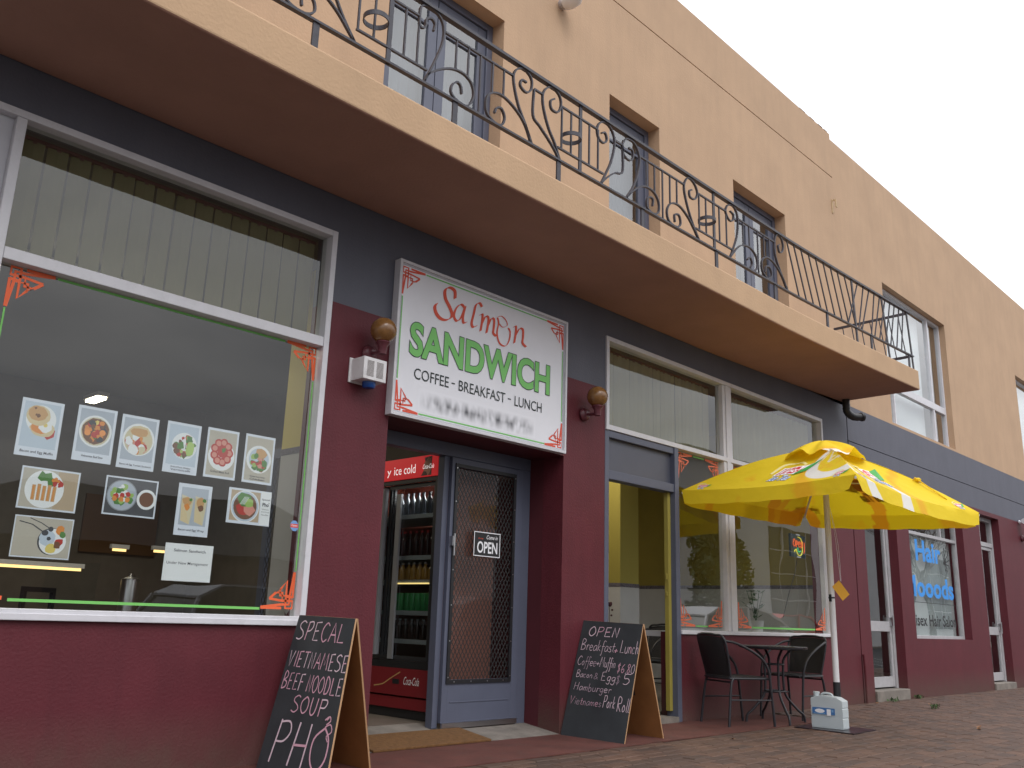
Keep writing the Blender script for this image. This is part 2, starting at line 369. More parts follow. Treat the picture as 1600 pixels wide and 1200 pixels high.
# fretwork corner ornament (flips by sx, sz)
def fret(pr, cu, cv, sx, sz, S, m, w=.013):
    def q(a, b): return (cu+sx*a*S, cv-sz*b*S)
    segs = [[(0,-1),(0,-.3),(.22,-.3),(.22,0),(0,0),(0,-.2),(.34,-.2)], [(1,0),(.34,0)], [(1,-.01),(.34,-.1),(.1,-.1),(.1,-.34),(.01,-1)],
            [(.75,-.25),(.34,-.2),(.34,-.42),(.55,-.42),(.42,-.5),(.42,-.34),(.22,-.34),(.22,-.75),(.42,-.5)], [(.75,-.25),(.55,-.42)], [(.0,-.3),(.22,-.34)]]
    for s_ in segs: pr.stroke([q(*p) for p in s_], w, m, 0)

# ================================================================== SETTING
def sheet(name, x0, x1, y0, y1, z, m, kind='structure'):
    mb = MB(); mb.box(x0, x1, y0, y1, z-.12, z); o = obj(name, mb, m); o['kind'] = kind; return o
M_ASPH = mat('asphalt', (.04, .04, .041), .9, var=.35, vscale=3, bump=.5, bscale=120)
M_SAND = mat('joint_sand', (.04, .03, .022), .95, var=.3, vscale=20)
M_REDC = mat('red_painted_concrete', (.125, .04, .03), .75, var=.35, vscale=3.5, bump=.4, bscale=70, dirt=.45)
M_PAVER = mat('clay_paver', (.135, .072, .046), .7, var=.35, vscale=2.2, bump=.4, bscale=90, attr='tone', dirt=.4)
gr = MB(); gr.box(-300, 400, -400, 400, -.6, -.22); obj('ground', gr, mat('earth', (.09, .085, .06), .95, var=.3)).__setitem__('kind', 'structure')
sheet('road', -60, 200, -19, -4.42, -.13, M_ASPH)
sheet('pavement', -60, 200, -4.28, 0.001, -.012, M_SAND)
sheet('kerb', -60, 200, -4.42, -4.28, .0, M_CONC)
sheet('far_pavement', -60, 200, -40, -19, -.02, M_CONC)
mb = MB()
for k in range(26): mb.box(-12+k*3.0, -11.9+k*3.0, -10, -4.45, -.128, -.126)
o = obj('parking_line', mb, mat('white_road_paint', (.7,.7,.68), .7)); o['kind'] = 'structure'
pave = bpy.data.objects['pavement']
o = MB(); o.box(-10, 9.6, -.77, 0.0, -.008, .0); rs = obj('painted_strip', o, M_REDC); rs['kind'] = 'structure'
# pavers: 0.23 x 0.115 stretcher bond
PW, PH_, GAP = .23, .115, .010
def paver_mb():
    m = MB(); a, b = (PW-GAP)/2, (PH_-GAP)/2; c = .005
    vs = [(-a,-b,-.03),(a,-b,-.03),(a,b,-.03),(-a,b,-.03),(-a,-b,-c),(a,-b,-c),(a,b,-c),(-a,b,-c),(-a+c,-b+c,0),(a-c,-b+c,0),(a-c,b-c,0),(-a+c,b-c,0)]
    fs = [(0,1,5,4),(1,2,6,5),(2,3,7,6),(3,0,4,7),(4,5,9,8),(5,6,10,9),(6,7,11,10),(7,4,8,11),(8,9,10,11)]
    m.add(vs, fs); return m
cells = []
for r in range(37):
    y = -.0575-.002-PH_*r
    for c in range(120):
        x = 3.0+PW*(c+(.5 if r % 2 else 0))
        if y > -.77-.05 and x < 9.6+.12: continue
        if y < -4.25: continue
        d = (x*x+(y+5.28)**2); vis = x > 2.2+(-y)*1.3
        cells.append((0 if vis else 1, d, x, y))
cells.sort()
proto = obj('paver', paver_mb(), M_PAVER, pave, fixn=False); first = True
stuff = MB(); tones = []; cnt = 0
for vis, d, x, y in cells:
    z = rnd.uniform(-.002, .003); rr = rnd.uniform(-.008, .008)
    if cnt < 299 and vis == 0:
        o = proto if first else proto.copy()
        if not first: COL.objects.link(o)
        first = False; o.parent = pave; o.location = (x, y, z); o.rotation_euler = (rnd.uniform(-.01,.01), rnd.uniform(-.008,.008), rr); cnt += 1
    else:
        p = paver_mb(); co, si = math.cos(rr), math.sin(rr)
        stuff.add([(x+a*co-b*si, y+a*si+b*co, z+c) for a, b, c in p.v], p.f); tones += [rnd.random()]*len(p.f)
so = obj('paver_field', stuff, M_PAVER, pave, fixn=False, kind='stuff')
at = so.data.attributes.new('tone', 'FLOAT', 'FACE'); at.data.foreach_set('value', tones)

# ================================================================== BUILDING
B = thing('shop_building', 'two storey tan rendered building with maroon and grey ground floor shopfronts under a balcony', 'building')
def wall_panel(x0, x1, z0, z1, y0, y1, holes):
    xs = sorted({x0, x1, *[h[0] for h in holes], *[h[1] for h in holes]}); xs = [x for x in xs if x0 <= x <= x1]
    zs = sorted({z0, z1, *[h[2] for h in holes], *[h[3] for h in holes]}); zs = [z for z in zs if z0 <= z <= z1]
    nx, nz_ = len(xs)-1, len(zs)-1
    def solid(i, j):
        if i < 0 or j < 0 or i >= nx or j >= nz_: return False
        cx, cz = (xs[i]+xs[i+1])/2, (zs[j]+zs[j+1])/2
        return not any(h[0] < cx < h[1] and h[2] < cz < h[3] for h in holes)
    m = MB()
    for i in range(nx):
        for j in range(nz_):
            if not solid(i, j): continue
            a, b, c, d = xs[i], xs[i+1], zs[j], zs[j+1]
            m.add([(a,y0,c),(b,y0,c),(b,y0,d),(a,y0,d)], [(0,1,2,3)]); m.add([(a,y1,c),(b,y1,c),(b,y1,d),(a,y1,d)], [(3,2,1,0)])
            if not solid(i-1, j): m.add([(a,y0,c),(a,y0,d),(a,y1,d),(a,y1,c)], [(0,1,2,3)])
            if not solid(i+1, j): m.add([(b,y0,c),(b,y0,d),(b,y1,d),(b,y1,c)], [(3,2,1,0)])
            if not solid(i, j-1): m.add([(a,y0,c),(b,y0,c),(b,y1,c),(a,y1,c)], [(3,2,1,0)])
            if not solid(i, j+1): m.add([(a,y0,d),(b,y0,d),(b,y1,d),(a,y1,d)], [(0,1,2,3)])
    return m
X0, X1 = -8, 36
SPLIT = 3.12
HOLES = [(-6, 3.52, .85, 3.65), (4.11, 6.13, -1, 2.37), (6.73, 7.975, -1, 2.80), (6.73, 11.43, 2.72, 3.665), (7.95, 11.43, .85, 3.0),
         (12.236, 12.262, -1, 3.95), (12.61, 13.76, -1, 3.04), (14.24, 16.7, .83, 3.04), (17.6, 18.76, -1, 3.04), (24, 26.5, .83, 3.04), (28, 29.2, -1, 3.04)]
obj('ground_floor_wall', wall_panel(X0, X1, -.2, SPLIT, 0, .24, HOLES), M_MAROON, B, fixn=False)
obj('grey_band', wall_panel(X0, 12.236, SPLIT+.0005, 4.06, 0, .24, HOLES+[(-7,-6.5,3,3.1)]), M_GREY, B, fixn=False)
gb = wall_panel(12.236, X1, SPLIT+.0005, 4.03, 0, .24, [(12.236, 12.262, 3, 3.95), (12.262, X1, 3.50, 3.512)])
obj('grey_band', gb, M_GREY, B, fixn=False)
mb = MB(); mb.box(12.2, X1, .02, .05, 3.46, 3.55); mb.box(12.2, 12.3, .05, .08, 0, 4.0); obj('joint_backing', mb, M_DARK, B)
UH = [(3.83, 5.17, 4.0, 6.39), (6.78, 7.70, 4.0, 6.39), (9.31, 10.67, 4.0, 6.39), (13.93, 16.74, 4.07, 6.39), (21.0, 24.0, 4.07, 6.37), (28,31,4.07,6.37),
      (-1.2, .15, 4.0, 6.39), (-20, 12.28, 7.585, 7.6)]
UW = obj('upper_wall', wall_panel(X0, 12.28, 4.0, 8.33, 0, .26, UH), M_STUCCO, B, fixn=False)
obj('upper_wall', wall_panel(12.2805, X1, 4.0305, 8.24, 0, .26, UH[:-1]), M_STUCCO, B, fixn=False)
mb = MB(); mb.box(X0, 12.28, .03, .06, 7.55, 7.63); obj('joint_backing', mb, mat('stucco_joint', (.12, .06, .05), .9), B)
# broken render and flashing along the parapet
mb = MB()
x = 9.8
x = 11.3
while x < 12.2:
    l_ = rnd.uniform(.05, .2); hgt = rnd.uniform(.003, .009); mb.box(x, x+l_, -.006+rnd.uniform(0,.004), .2, 8.331, 8.331+hgt); x += l_+rnd.uniform(.02, .2)
obj('crumbled_render', mb, mat('broken_render', (.32,.20,.14), .95, var=.5, vscale=15), B)
mb = MB(); mb.box(X0, 12.27, .03, .3, 8.3305, 8.345); mb.box(12.29, X1, .03, .3, 8.2405, 8.255); obj('parapet_cap', mb, mat('cap_metal', (.3,.3,.32), .5), B)
mb = MB(); mb.box(X0, X1, .26, 9, 7.7, 7.85); mb.box(X0, X0+.2, .26, 9, -.2, 8.3); mb.box(X1-.2, X1, .26, 9, -.2, 8.3); mb.box(X0, X1, 9, 9.2, -.2, 8.3); obj('roof_and_rear_wall', mb, M_STUCCO, B)
mb = MB(); mb.box(X0+.2, X1-.2, .26, 9, 3.72, 3.95); obj('upper_floor', mb, M_CEIL, B)
mb = MB()
for a, b in ((X0+.2, 4.0), (6.2, 11.6), (11.8, X1-.2)): mb.box(a, b, .25, 9, -.1, .075)
mb.box(4.0, 6.2, .62, 9, -.1, .085); obj('shop_floor', mb, mat('shop_floor_tile', (.20,.17,.14), .35, var=.3, vscale=4), B)

# balcony slab, cambered a little at its far end
def dz(x): return .0 if x < 8.4 else .1*((x-8.4)/3.7)**1.3
mb = MB(); xs = [X0+.5]+[8.4+3.7*i/8 for i in range(9)]
for i in range(len(xs)-1):
    a, b = xs[i], xs[i+1]; da, db = dz(a), dz(b)
    vs = [(a,-1.09,3.94+da),(b,-1.09,3.94+db),(b,-.0005,3.935+db),(a,-.0005,3.935+da),(a,-1.09,4.21+da),(b,-1.09,4.21+db),(b,-.0005,4.235+db),(a,-.0005,4.235+da)]
    fs = [(0,3,2,1),(4,5,6,7),(0,1,5,4),(2,3,7,6)]
    if i == 0: fs.append((3,0,4,7))
    if i == len(xs)-2: fs.append((1,2,6,5))
    mb.add(vs, fs)
bm_slab = obj('balcony_slab', mb, [M_SLAB, mat('soffit_shade', (.40, .21, .15), .85, var=.12, vscale=2, bump=.3, bscale=45)], B)  # underside shade put into its colour, darker and redder than the slab's tan
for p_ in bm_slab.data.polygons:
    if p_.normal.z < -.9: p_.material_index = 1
bm = bmesh.new(); bm.from_mesh(bm_slab.data); bmesh.ops.remove_doubles(bm, verts=bm.verts, dist=.0004); bm.to_mesh(bm_slab.data); bm.free()
bv = bm_slab.modifiers.new('bevel', 'BEVEL'); bv.width = .018; bv.segments = 3; bv.limit_method = 'ANGLE'
mb = MB(); mb.box(X0+.5, 12.05, -1.094, -1.05, 4.211, 4.222)
obj('drip_edge', mb, mat('pale_edge', (.62,.42,.27), .8, var=.3, vscale=14), B) if False else None

# ------------------------------------------------------------------ windows and doors
def frame_rect(mb, x0, x1, z0, z1, y0, y1, w, bottom=True):
    mb.box(x0, x0+w, y0, y1, z0, z1); mb.box(x1-w, x1, y0, y1, z0, z1); mb.box(x0+w, x1-w, y0+.001, y1-.001, z1-w, z1)
    if bottom: mb.box(x0+w, x1-w, y0+.001, y1-.001, z0, z0+w)
def pane(parent, x0, x1, z0, z1, y, m=None, name='pane'):
    mb = MB(); mb.box(x0, x1, y, y+.006, z0, z1); return obj(name, mb, m or M_GLASS, parent)
M_ORG = mat('orange_film', (.80, .13, .04), .6); M_GRN = mat('green_film', (.18, .52, .12), .6)
# left shop window
mb = MB(); frame_rect(mb, -5.9, 3.52, .85, 3.655, -.018, .11, .045); mb.box(1.31, 1.365, -.012, .10, .896, 3.609); mb.box(1.366, 3.474, -.014, .10, 2.76, 2.83)
mb.box(-1.5, -1.44, -.012, .10, .896, 3.609)
mb.box(-5.9, 3.52, -.03, -.0185, .835, .872)
W1 = obj('shop_window', mb, M_WHITE, B, bevel=.004)
pane(W1, 1.366, 3.474, .896, 2.76, .055); pane(W1, 1.366, 3.474, 2.83, 3.609, .055); pane(W1, -1.44, 1.31, .896, 2.3, .055)
mb = MB(); mb.box(-1.44, 1.309, .04, .06, 2.3, 3.609); obj('white_infill_panel', mb, mat('white_panel', (.60,.60,.64), .5, var=.06), W1)
for cu, cv, sx, sz, nm in ((1.436, 2.748, 1, -1, 0), (3.459, 2.750, -1, -1, 0), (3.452, .945, -1, 1, 0), (1.436, .945, 1, 1, 0)):
    pr = Print(facade(.054)); fret(pr, cu, cv, sx, sz if True else 0, .235, 0, .017); 
    obj('corner_motif', pr, M_ORG, W1, fixn=False)
for a in ((1.684, 2.738, 3.208, 2.752), (1.70, .93, 3.21, .946), (1.431, 1.19, 1.441, 2.505), (3.453, 1.19, 3.463, 2.505)):
    pr = Print(facade(.054)); pr.rect(*[a[0], a[1], a[2], a[3]], 0); obj('border_line', pr, M_GRN, W1, fixn=False)
# right shop window (L-shaped round the side door)
mb = MB()
mb.box(6.735, 11.43, -.018, .11, 3.62, 3.665); mb.box(6.735, 6.78, -.018, .11, 2.72, 3.62); mb.box(11.385, 11.43, -.018, .11, .85, 3.62)
mb.box(6.78, 11.385, -.013, .10, 2.725, 2.775); mb.box(8.905, 9.10, .0, .09, .87, 3.619); mb.box(7.975, 11.384, -.026, .10, .83, .868)
mb.box(8.96, 9.04, -.012, -.0005, .869, 3.619)
W2 = obj('shop_window', mb, M_WHITE, B, bevel=.004)
for a in ((6.78, 8.905, 2.775, 3.62), (9.10, 11.385, 2.775, 3.62), (7.98, 8.905, .868, 2.725), (9.10, 11.385, .868, 2.725)): pane(W2, *a, .05)
M_ORG2 = mat('orange_film_pale', (.72, .16, .07), .6)
for cu, cv, sx, sz in ((8.05, 2.70, 1, -1), (8.85, 2.70, -1, -1), (8.05, .915, 1, 1), (8.85, .915, -1, 1), (9.2, 2.70, 1, -1), (11.3, 2.70, -1, -1), (9.2, .915, 1, 1), (11.33, .915, -1, 1)):
    pr = Print(facade(.049)); fret(pr, cu, cv, sx, sz, .27, 0, .016); obj('corner_motif', pr, M_ORG2, W2, fixn=False)
for a in ((8.34, 2.69, 8.56, 2.704), (8.34, .905, 8.56, .92), (9.49, .905, 11.04, .925), (8.045, 1.2, 8.055, 2.42), (9.49, 2.69, 11.0, 2.704)):
    pr = Print(facade(.049)); pr.rect(*a, 0); obj('border_line', pr, M_GRN, W2, fixn=False)
# window sticker
pr = Print(facade(.054)); pr.disc(3.415, 1.487, .033, .038, 0, 8, rot=.39); pr.rect(3.385, 1.475, 3.445, 1.50, 1); pr.text('Open', 3.392, 3.438, 1.481, 1.495, 2, .02)
obj('window_sticker', pr, [mat('sticker_blue', (.18,.35,.65), .5), mat('sticker_red', (.7,.08,.06), .5), mat('print_white', (.85,.85,.87), .6)], W1, fixn=False)

# main entrance: recess, frame, security door
mb = MB(); mb.box(3.93, 4.11, .24, .42, 0, 2.5); mb.box(6.131, 6.33, .24, .9, 0, 2.5); mb.box(4.11, 6.131, .24, .9, 2.372, 2.55)
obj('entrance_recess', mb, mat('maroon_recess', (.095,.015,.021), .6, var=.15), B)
mb = MB(); mb.add([(4.11,.0,.002),(6.13,.0,.002),(6.13,.42,.055),(4.11,.42,.055),(4.11,.62,.086),(6.13,.62,.086),(4.11,.62,-.1),(6.13,.62,-.1),(4.11,0,-.1),(6.13,0,-.1)],
      [(0,1,2,3),(3,2,5,4),(8,9,1,0)]); obj('doorstep', mb, M_CONC, B)
mb = MB(); mb.box(4.112, 6.128, .40, .50, 2.255, 2.37); mb.box(6.01, 6.128, .40, .50, .05, 2.255); mb.box(4.112, 4.17, .40, .50, .05, 2.255)
mb.box(5.07, 5.128, .42, .50, .06, 2.254)
obj('door_frame', mb, M_FRAMEGREY, B, bevel=.004)
mb = MB(); dx0, dx1, dy0, dy1 = 5.13, 6.005, .385, .425
mb.box(dx0, dx0+.06, dy0, dy1, .10, 2.25); mb.box(dx1-.075, dx1, dy0, dy1, .10, 2.25); mb.box(dx0+.06, dx1-.075, dy0+.001, dy1-.001, 2.17, 2.25); mb.box(dx0+.06, dx1-.075, dy0+.001, dy1-.001, .10, .43)
mb.box(dx0+.09, dx1-.11, dy0-.004, dy0+.0005, .252, .262)
SD = obj('security_door', mb, M_FRAMEGREY, B, bevel=.003)
mb = MB(); y = dy0-.012
for a in ((5.165, 5.195, .40, 2.20), (5.885, 5.915, .40, 2.20)): mb.box(a[0], a[1], y, dy0-.001, a[2], a[3])
mb.box(5.195, 5.885, y+.001, dy0-.001, 2.17, 2.20); mb.box(5.195, 5.885, y+.001, dy0-.001, .40, .43); obj('mesh_border', mb, M_BLACK, SD)
mb = MB(); st = .046; xa, xb, za, zb = 5.19, 5.89, .425, 2.175
def clip(p, q):
    # clip a diagonal to the rectangle
    (x0, z0), (x1_, z1_) = p, q; t0, t1 = 0, 1; dx_, dz_ = x1_-x0, z1_-z0
    for pp, qq in ((-dx_, x0-xa), (dx_, xb-x0), (-dz_, z0-za), (dz_, zb-z0)):
        if pp == 0: continue
        t = qq/pp
        if pp < 0: t0 = max(t0, t)
        else: t1 = min(t1, t)
    return None if t0 >= t1 else ((x0+dx_*t0, z0+dz_*t0), (x0+dx_*t1, z0+dz_*t1))
k = -3.0
while k < 3.5:
    for sg in (1, -1):
        c = clip((xa, za+k if sg > 0 else za+k+1.2), (xb, za+k+1.2 if sg > 0 else za+k))
        if c: mb.bar((c[0][0], .396, c[0][1]), (c[1][0], .396, c[1][1]), .006, .003)
    k += .072
obj('diamond_mesh', mb, mat('mesh_black', (.03,.03,.03), .5), SD)
pane(SD, 5.19, 5.93, .425, 2.17, .41)
mb = MB(); mb.box(5.135, 5.165, .345, .3845, 1.50, 1.58); mb.bar((5.15,.34,1.60), (5.15,.34,1.42), .012, .012); obj('handle', mb, M_STEEL, SD)
mb = MB(); mb.box(5.135, 6.0, .372, .3845, .06, .10); obj('door_seal', mb, M_STEEL, SD)
mb = MB()
for sx_ in (5.18, 5.90):
    for i in range(7): mb.lathe([(.006,0),(.006,.004),(.002,.006)], (sx_, .3725, .45+i*.285), 8, 'y')
for i in range(4): mb.lathe([(.006,0),(.006,.004),(.002,.006)], (5.25+i*.19, .3725, .415), 8, 'y')
obj('screw', mb, M_STEEL, SD)
# second leaf, swung back into the shop
mb = MB(); mb.box(4.02, 4.06, .55, .62, .10, 2.25); mb.box(4.02, 4.06, 1.40, 1.47, .10, 2.25); mb.box(4.021, 4.059, .62, 1.40, .10, .45); mb.box(4.021, 4.059, .62, 1.40, 2.17, 2.25)
L2 = obj('open_door_leaf', mb, M_FRAMEGREY, B)
mb = MB(); k = -2.0; xa, xb, za, zb = .62, 1.40, .45, 2.17
while k < 3.2:
    for sg in (1, -1):
        c = clip((xa, za+k if sg > 0 else za+k+1.2), (xb, za+k+1.2 if sg > 0 else za+k))
        if c: mb.bar((4.03, c[0][0], c[0][1]), (4.03, c[1][0], c[1][1]), .006, .003, up=(1,0,0))
    k += .08
obj('diamond_mesh', mb, mat('mesh_black', (.03,.03,.03), .5), L2)

# side door (open) with solid transom panel
mb = MB(); mb.box(6.736, 6.80, .0, .12, .0, 2.722); mb.box(7.90, 7.972, -.01, .12, .0, 2.722); mb.box(6.80, 7.90, .002, .118, 2.655, 2.722); mb.box(6.80, 7.90, .002, .118, 2.25, 2.335)
SDR = obj('side_door_frame', mb, M_FRAMEGREY, B, bevel=.004)
mb = MB(); mb.box(6.80, 7.90, .05, .08, 2.336, 2.654); obj('transom_panel', mb, mat('grey_infill', (.085,.09,.12), .4, var=.1), SDR)
mb = MB(); mb.box(7.85, 7.898, .05, .10, .1, 2.249); mb.box(7.83, 7.845, .06, .075, 1.36, 1.42); mb.box(7.835, 7.845, .06, .08, 1.2, 1.24); obj('yellow_jamb', mb, M_YELLOWPAINT, SDR, bevel=.003)
mb = MB(); mb.box(6.8, 7.9, -.02, .25, -.1, .05); obj('side_doorstep', mb, M_CONC, B)

# tenancy next door: glazed door, salon window, glazed door
M_ALU = mat('grey_aluminium', (.46, .45, .46), .4, var=.12, vscale=7, dirt=.15)
def glazed_door(x0, x1, z0, ztop, ztr, y, step):
    mb = MB(); frame_rect(mb, x0+.002, x1-.002, z0, ztop, y, y+.09, .07, False); mb.box(x0+.07, x1-.07, y+.002, y+.088, ztr, ztr+.08)
    F = obj('aluminium_doorway', mb, M_ALU, B, bevel=.004)
    a, b = x0+.075, x1-.075; mb = MB(); frame_rect(mb, a, b, z0+.02, ztr-.005, y+.02, y+.065, .055, False)
    mb.box(a+.055, b-.055, y+.021, y+.064, z0+.02, z0+.16); mb.box(a+.055, b-.055, y+.019, y+.066, .92, 1.06); obj('door_leaf', mb, M_ALU, F, bevel=.003)
    pane(F, a+.055, b-.055, z0+.16, .92, y+.04); pane(F, a+.055, b-.055, 1.06, ztr-.06, y+.04); pane(F, x0+.07, x1-.07, ztr+.08, ztop-.07, y+.04)
    mb = MB(); mb.box(b-.05, b-.01, y-.01, y+.02, 1.0, 1.12); mb.tube([(b-.03,y-.03,.95),(b-.03,y-.03,1.15)], .011); obj('handle', mb, M_STEEL, F)
    mb = MB(); mb.box(x0-.0+.003, x1-.003, -.03, .24, -.1, z0-.001); obj('doorstep', mb, M_CONC, B, bevel=.01)
    return F
glazed_door(12.61, 13.76, .14, 3.04, 2.50, .13, 0)
glazed_door(17.6, 18.76, .11, 3.04, 2.50, .13, 0)
glazed_door(28, 29.2, .11, 3.04, 2.50, .13, 0)
def salon_window(x0, x1):
    mb = MB(); frame_rect(mb, x0+.002, x1-.002, .83, 3.04, .12, .20, .05); mb.box(x0+.05, x1-.05, .122, .198, 2.42, 2.47); mb.box(x1-.75, x1-.71, .123, .197, 2.47, 2.99)
    F = obj('salon_window', mb, M_ALU, B, bevel=.004); pane(F, x0+.05, x1-.05, .88, 2.42, .15); pane(F, x0+.05, x1-.75, 2.47, 2.99, .15); pane(F, x1-.71, x1-.05, 2.47, 2.99, .15); return F
SW = salon_window(14.24, 16.7); salon_window(24, 26.5)
M_BLUE = mat('blue_lettering', (.05, .30, .78), .6); M_BLK = mat('black_lettering', (.02,.02,.022), .6)
pr = Print(facade(.149)); pr.text('Hair', 14.85, 15.95, 2.02, 2.36, 0, .03); obj('blue_lettering', pr, [M_BLUE, M_BLK], SW, fixn=False); pr = Print(facade(.149)); pr.text('Mooods', 14.32, 16.42, 1.46, 1.79, 0, .03); obj('blue_lettering', pr, [M_BLUE, M_BLK], SW, fixn=False); pr = Print(facade(.149)); pr.text('Unisex Hair Salon', 14.3, 16.42, 1.02, 1.20, 1, .02)
obj('black_lettering', pr, [M_BLUE, M_BLK], SW, fixn=False); pr = Print(facade(.149)); pr.stroke([(14.3,1.38),(16.5,1.38)], .008, 1, 0)
for i in range(9):
    q = i*.7; pr.stroke([(16.1,2.05),(16.1+.14*math.cos(q)+.1, 2.12+.16*math.sin(q))], .02, 1, 0); pr.disc(16.2+.14*math.cos(q), 2.12+.2*math.sin(q), .022, .03, 1, 7, .3)
pr.stroke([(16.1,1.8),(16.18,2.0),(16.12,2.3)], .02, 1)
obj('flower_motif', pr, [M_BLUE, M_BLK], SW, fixn=False)
mb = MB(); mb.box(14.3, 16.65, .24, .26, .85, 2.42); obj('frosted_backing', mb, mat('frosted_white', (.45,.49,.50), .8, var=.15, vscale=2), SW)
# upper windows
def french(x0, x1, single=False):
    y = .149; mb = MB(); frame_rect(mb, x0+.002, x1-.002, 4.24, 6.388, y, y+.09, .07, False)
    F = obj('french_doors', mb, M_FRAMEGREY, B, bevel=.004); xm = (x0+x1)/2
    leaves = [(x0+.073, x1-.073)] if single else [(x0+.073, xm-.004), (xm+.004, x1-.073)]
    for a, b in leaves:
        mb = MB(); frame_rect(mb, a, b, 4.26, 6.312, y+.02, y+.065, .10); mb.box(a+.1, b-.1, y+.04, y+.05, 6.19, 6.2)
        mb.box(a+.1, b-.1, y+.022, y+.063, 6.0, 6.03)
        obj('door_leaf', mb, M_FRAMEGREY, F, bevel=.004)
        pane(F, a+.1, b-.1, 4.36, 6.0, y+.04, M_GLASS2); pane(F, a+.1, b-.1, 6.03, 6.212, y+.04, M_GLASS2)
    if not single:
        mb = MB(); mb.box(xm-.05, xm-.03, y-.012, y+.019, 4.98, 5.12); mb.bar((xm-.04,y-.03,5.08),(xm-.14,y-.03,5.08),.016,.016); mb.bar((xm-.04,y-.0,5.08),(xm-.04,y-.03,5.08),.016,.016); obj('handle', mb, M_STEEL, F)
    mb = MB(); n = 22
    for i in range(n):
        a = x0+.05+(x1-x0-.1)*i/n; mb.add([(a, .34+.02*(i%2), 4.25),(a+(x1-x0-.1)/n, .34+.02*((i+1)%2), 4.25),(a+(x1-x0-.1)/n, .34+.02*((i+1)%2), 6.5),(a, .34+.02*(i%2), 6.5)], [(0,1,2,3)])
    obj('net_curtain', mb, mat('net_curtain', (.20,.21,.25), .9, trans=.3), F, fixn=False)
    return F
french(3.83, 5.17); french(9.31, 10.67); french(6.78, 7.70, True); french(-1.2, .15)
def upper_alu(x0, x1):
    mb = MB(); frame_rect(mb, x0+.002, x1-.002, 4.07, 6.385, .10, .18, .045); mb.box(x0+.047, x1-.047, .10, .18, 4.70, 4.82)
    mb.box(x1-.62, x1-.57, .102, .178, 4.82, 6.34); mb.box(x1-.62, x1-.57, .102, .178, 4.115, 4.70); mb.box(x0+.42, x0+.46, .102, .178, 4.115, 4.70)
    F = obj('aluminium_window', mb, M_WHITE, B, bevel=.004)
    for a in ((x0+.047, x1-.62, 4.82, 6.34), (x1-.57, x1-.047, 4.82, 6.34), (x0+.46, x1-.62, 4.115, 4.70), (x0+.047, x0+.42, 4.115, 4.70), (x1-.57, x1-.047, 4.115, 4.70)): pane(F, *a, .14, M_GLASS2)
    mb = MB(); mb.box(x0, x1-.6, .28, .30, 4.1, 6.39); obj('white_blind', mb, mat('blind_white', (.72,.74,.78), .8), F)
    return F
upper_alu(13.93, 16.74); upper_alu(21.0, 24.0); upper_alu(28, 31)
mb = MB(); mb.box(X0+.2, X1-.2, 2.6, 2.7, 3.96, 7.7); obj('upper_partition', mb, mat('pale_room', (.3,.3,.32), .9), B)
# wall bracket, eave lamp
mb = MB(); mb.box(12.2, 12.23, -.012, -.0005, 6.98, 7.2); mb.bar((12.215,-.012,7.18),(12.215,-.06,7.18),.015,.015); mb.bar((12.215,-.06,7.19),(12.215,-.06,7.06),.02,.015); mb.bar((12.215,-.06,7.07),(12.26,-.06,7.07),.015,.015)
tag(obj('wall_bracket', mb, mat('bracket_paint', (.55,.4,.22), .6)), 'small painted metal bracket fixed high on the tan upper wall', 'bracket')
t = thing('eave_lamp', 'white rounded lamp on the upper wall between the balcony door and the single door', 'wall lamp', (5.97, 0, 7.02))
mb = MB(); mb.lathe([(.05,0),(.06,-.03),(.05,-.05)], (0,0,0), 16, 'y'); obj('mount', mb, mat('lamp_mount', (.45,.42,.42), .5), t)
mb = MB(); mb.lathe([(.005,-.26),(.05,-.25),(.085,-.2),(.09,-.12),(.075,-.06),(.05,-.045)], (0,0,0), 20, 'y'); obj('shade', mb, mat('lamp_white', (.78,.78,.8), .35), t, smooth=True)

# interior shell
mb = MB()
mb.box(3.93, 4.02, .43, 1.15, .08, 2.155); obj('tiled_return_wall', mb, M_TILE, B)
mb = MB(); mb.box(3.93, 4.02, .43, 1.15, 2.205, 3.71); mb.box(3.88, 3.93, .25, .45, .08, 3.71); obj('yellow_return_wall', mb, mat('cream_yellow', (.60,.50,.12), .7), B)
mb = MB(); mb.box(3.925, 4.025, .43, 1.155, 2.155, 2.205); obj('tile_border', mb, M_TILEB, B)
mb = MB(); mb.box(X0+.2, 6.3, 7.0, 7.1, .08, 3.71); mb.box(6.2, 6.28, 1.9, 7.0, .08, 3.71); mb.box(11.9, 12.0, .25, 7, .08, 3.71); mb.box(20, 20.1, .25, 7, .08, 3.71); mb.box(12, X1-.2, 6.0, 6.1, .08, 3.71)
mb.box(6.14, 6.73, .25, .5, .08, 3.71)
obj('interior_wall', mb, M_INT, B)
YB = 3.4
mb = MB(); mb.box(6.28, 11.9, YB, YB+.1, 1.49, 3.71); mb.box(11.75, 11.899, .25, YB, 1.49, 3.71); obj('olive_wall', mb, M_OLIVE, B)
mb = MB(); mb.box(6.28, 11.9, YB-.01, YB+.1, .08, 1.44); mb.box(11.74, 11.899, .25, YB-.01, .08, 1.44); obj('tiled_wall', mb, M_TILE, B)
mb = MB(); mb.box(6.28, 11.9, YB-.014, YB+.1, 1.44, 1.49); mb.box(11.736, 11.899, .25, YB-.014, 1.44, 1.49); obj('tile_border', mb, M_TILEB, B)
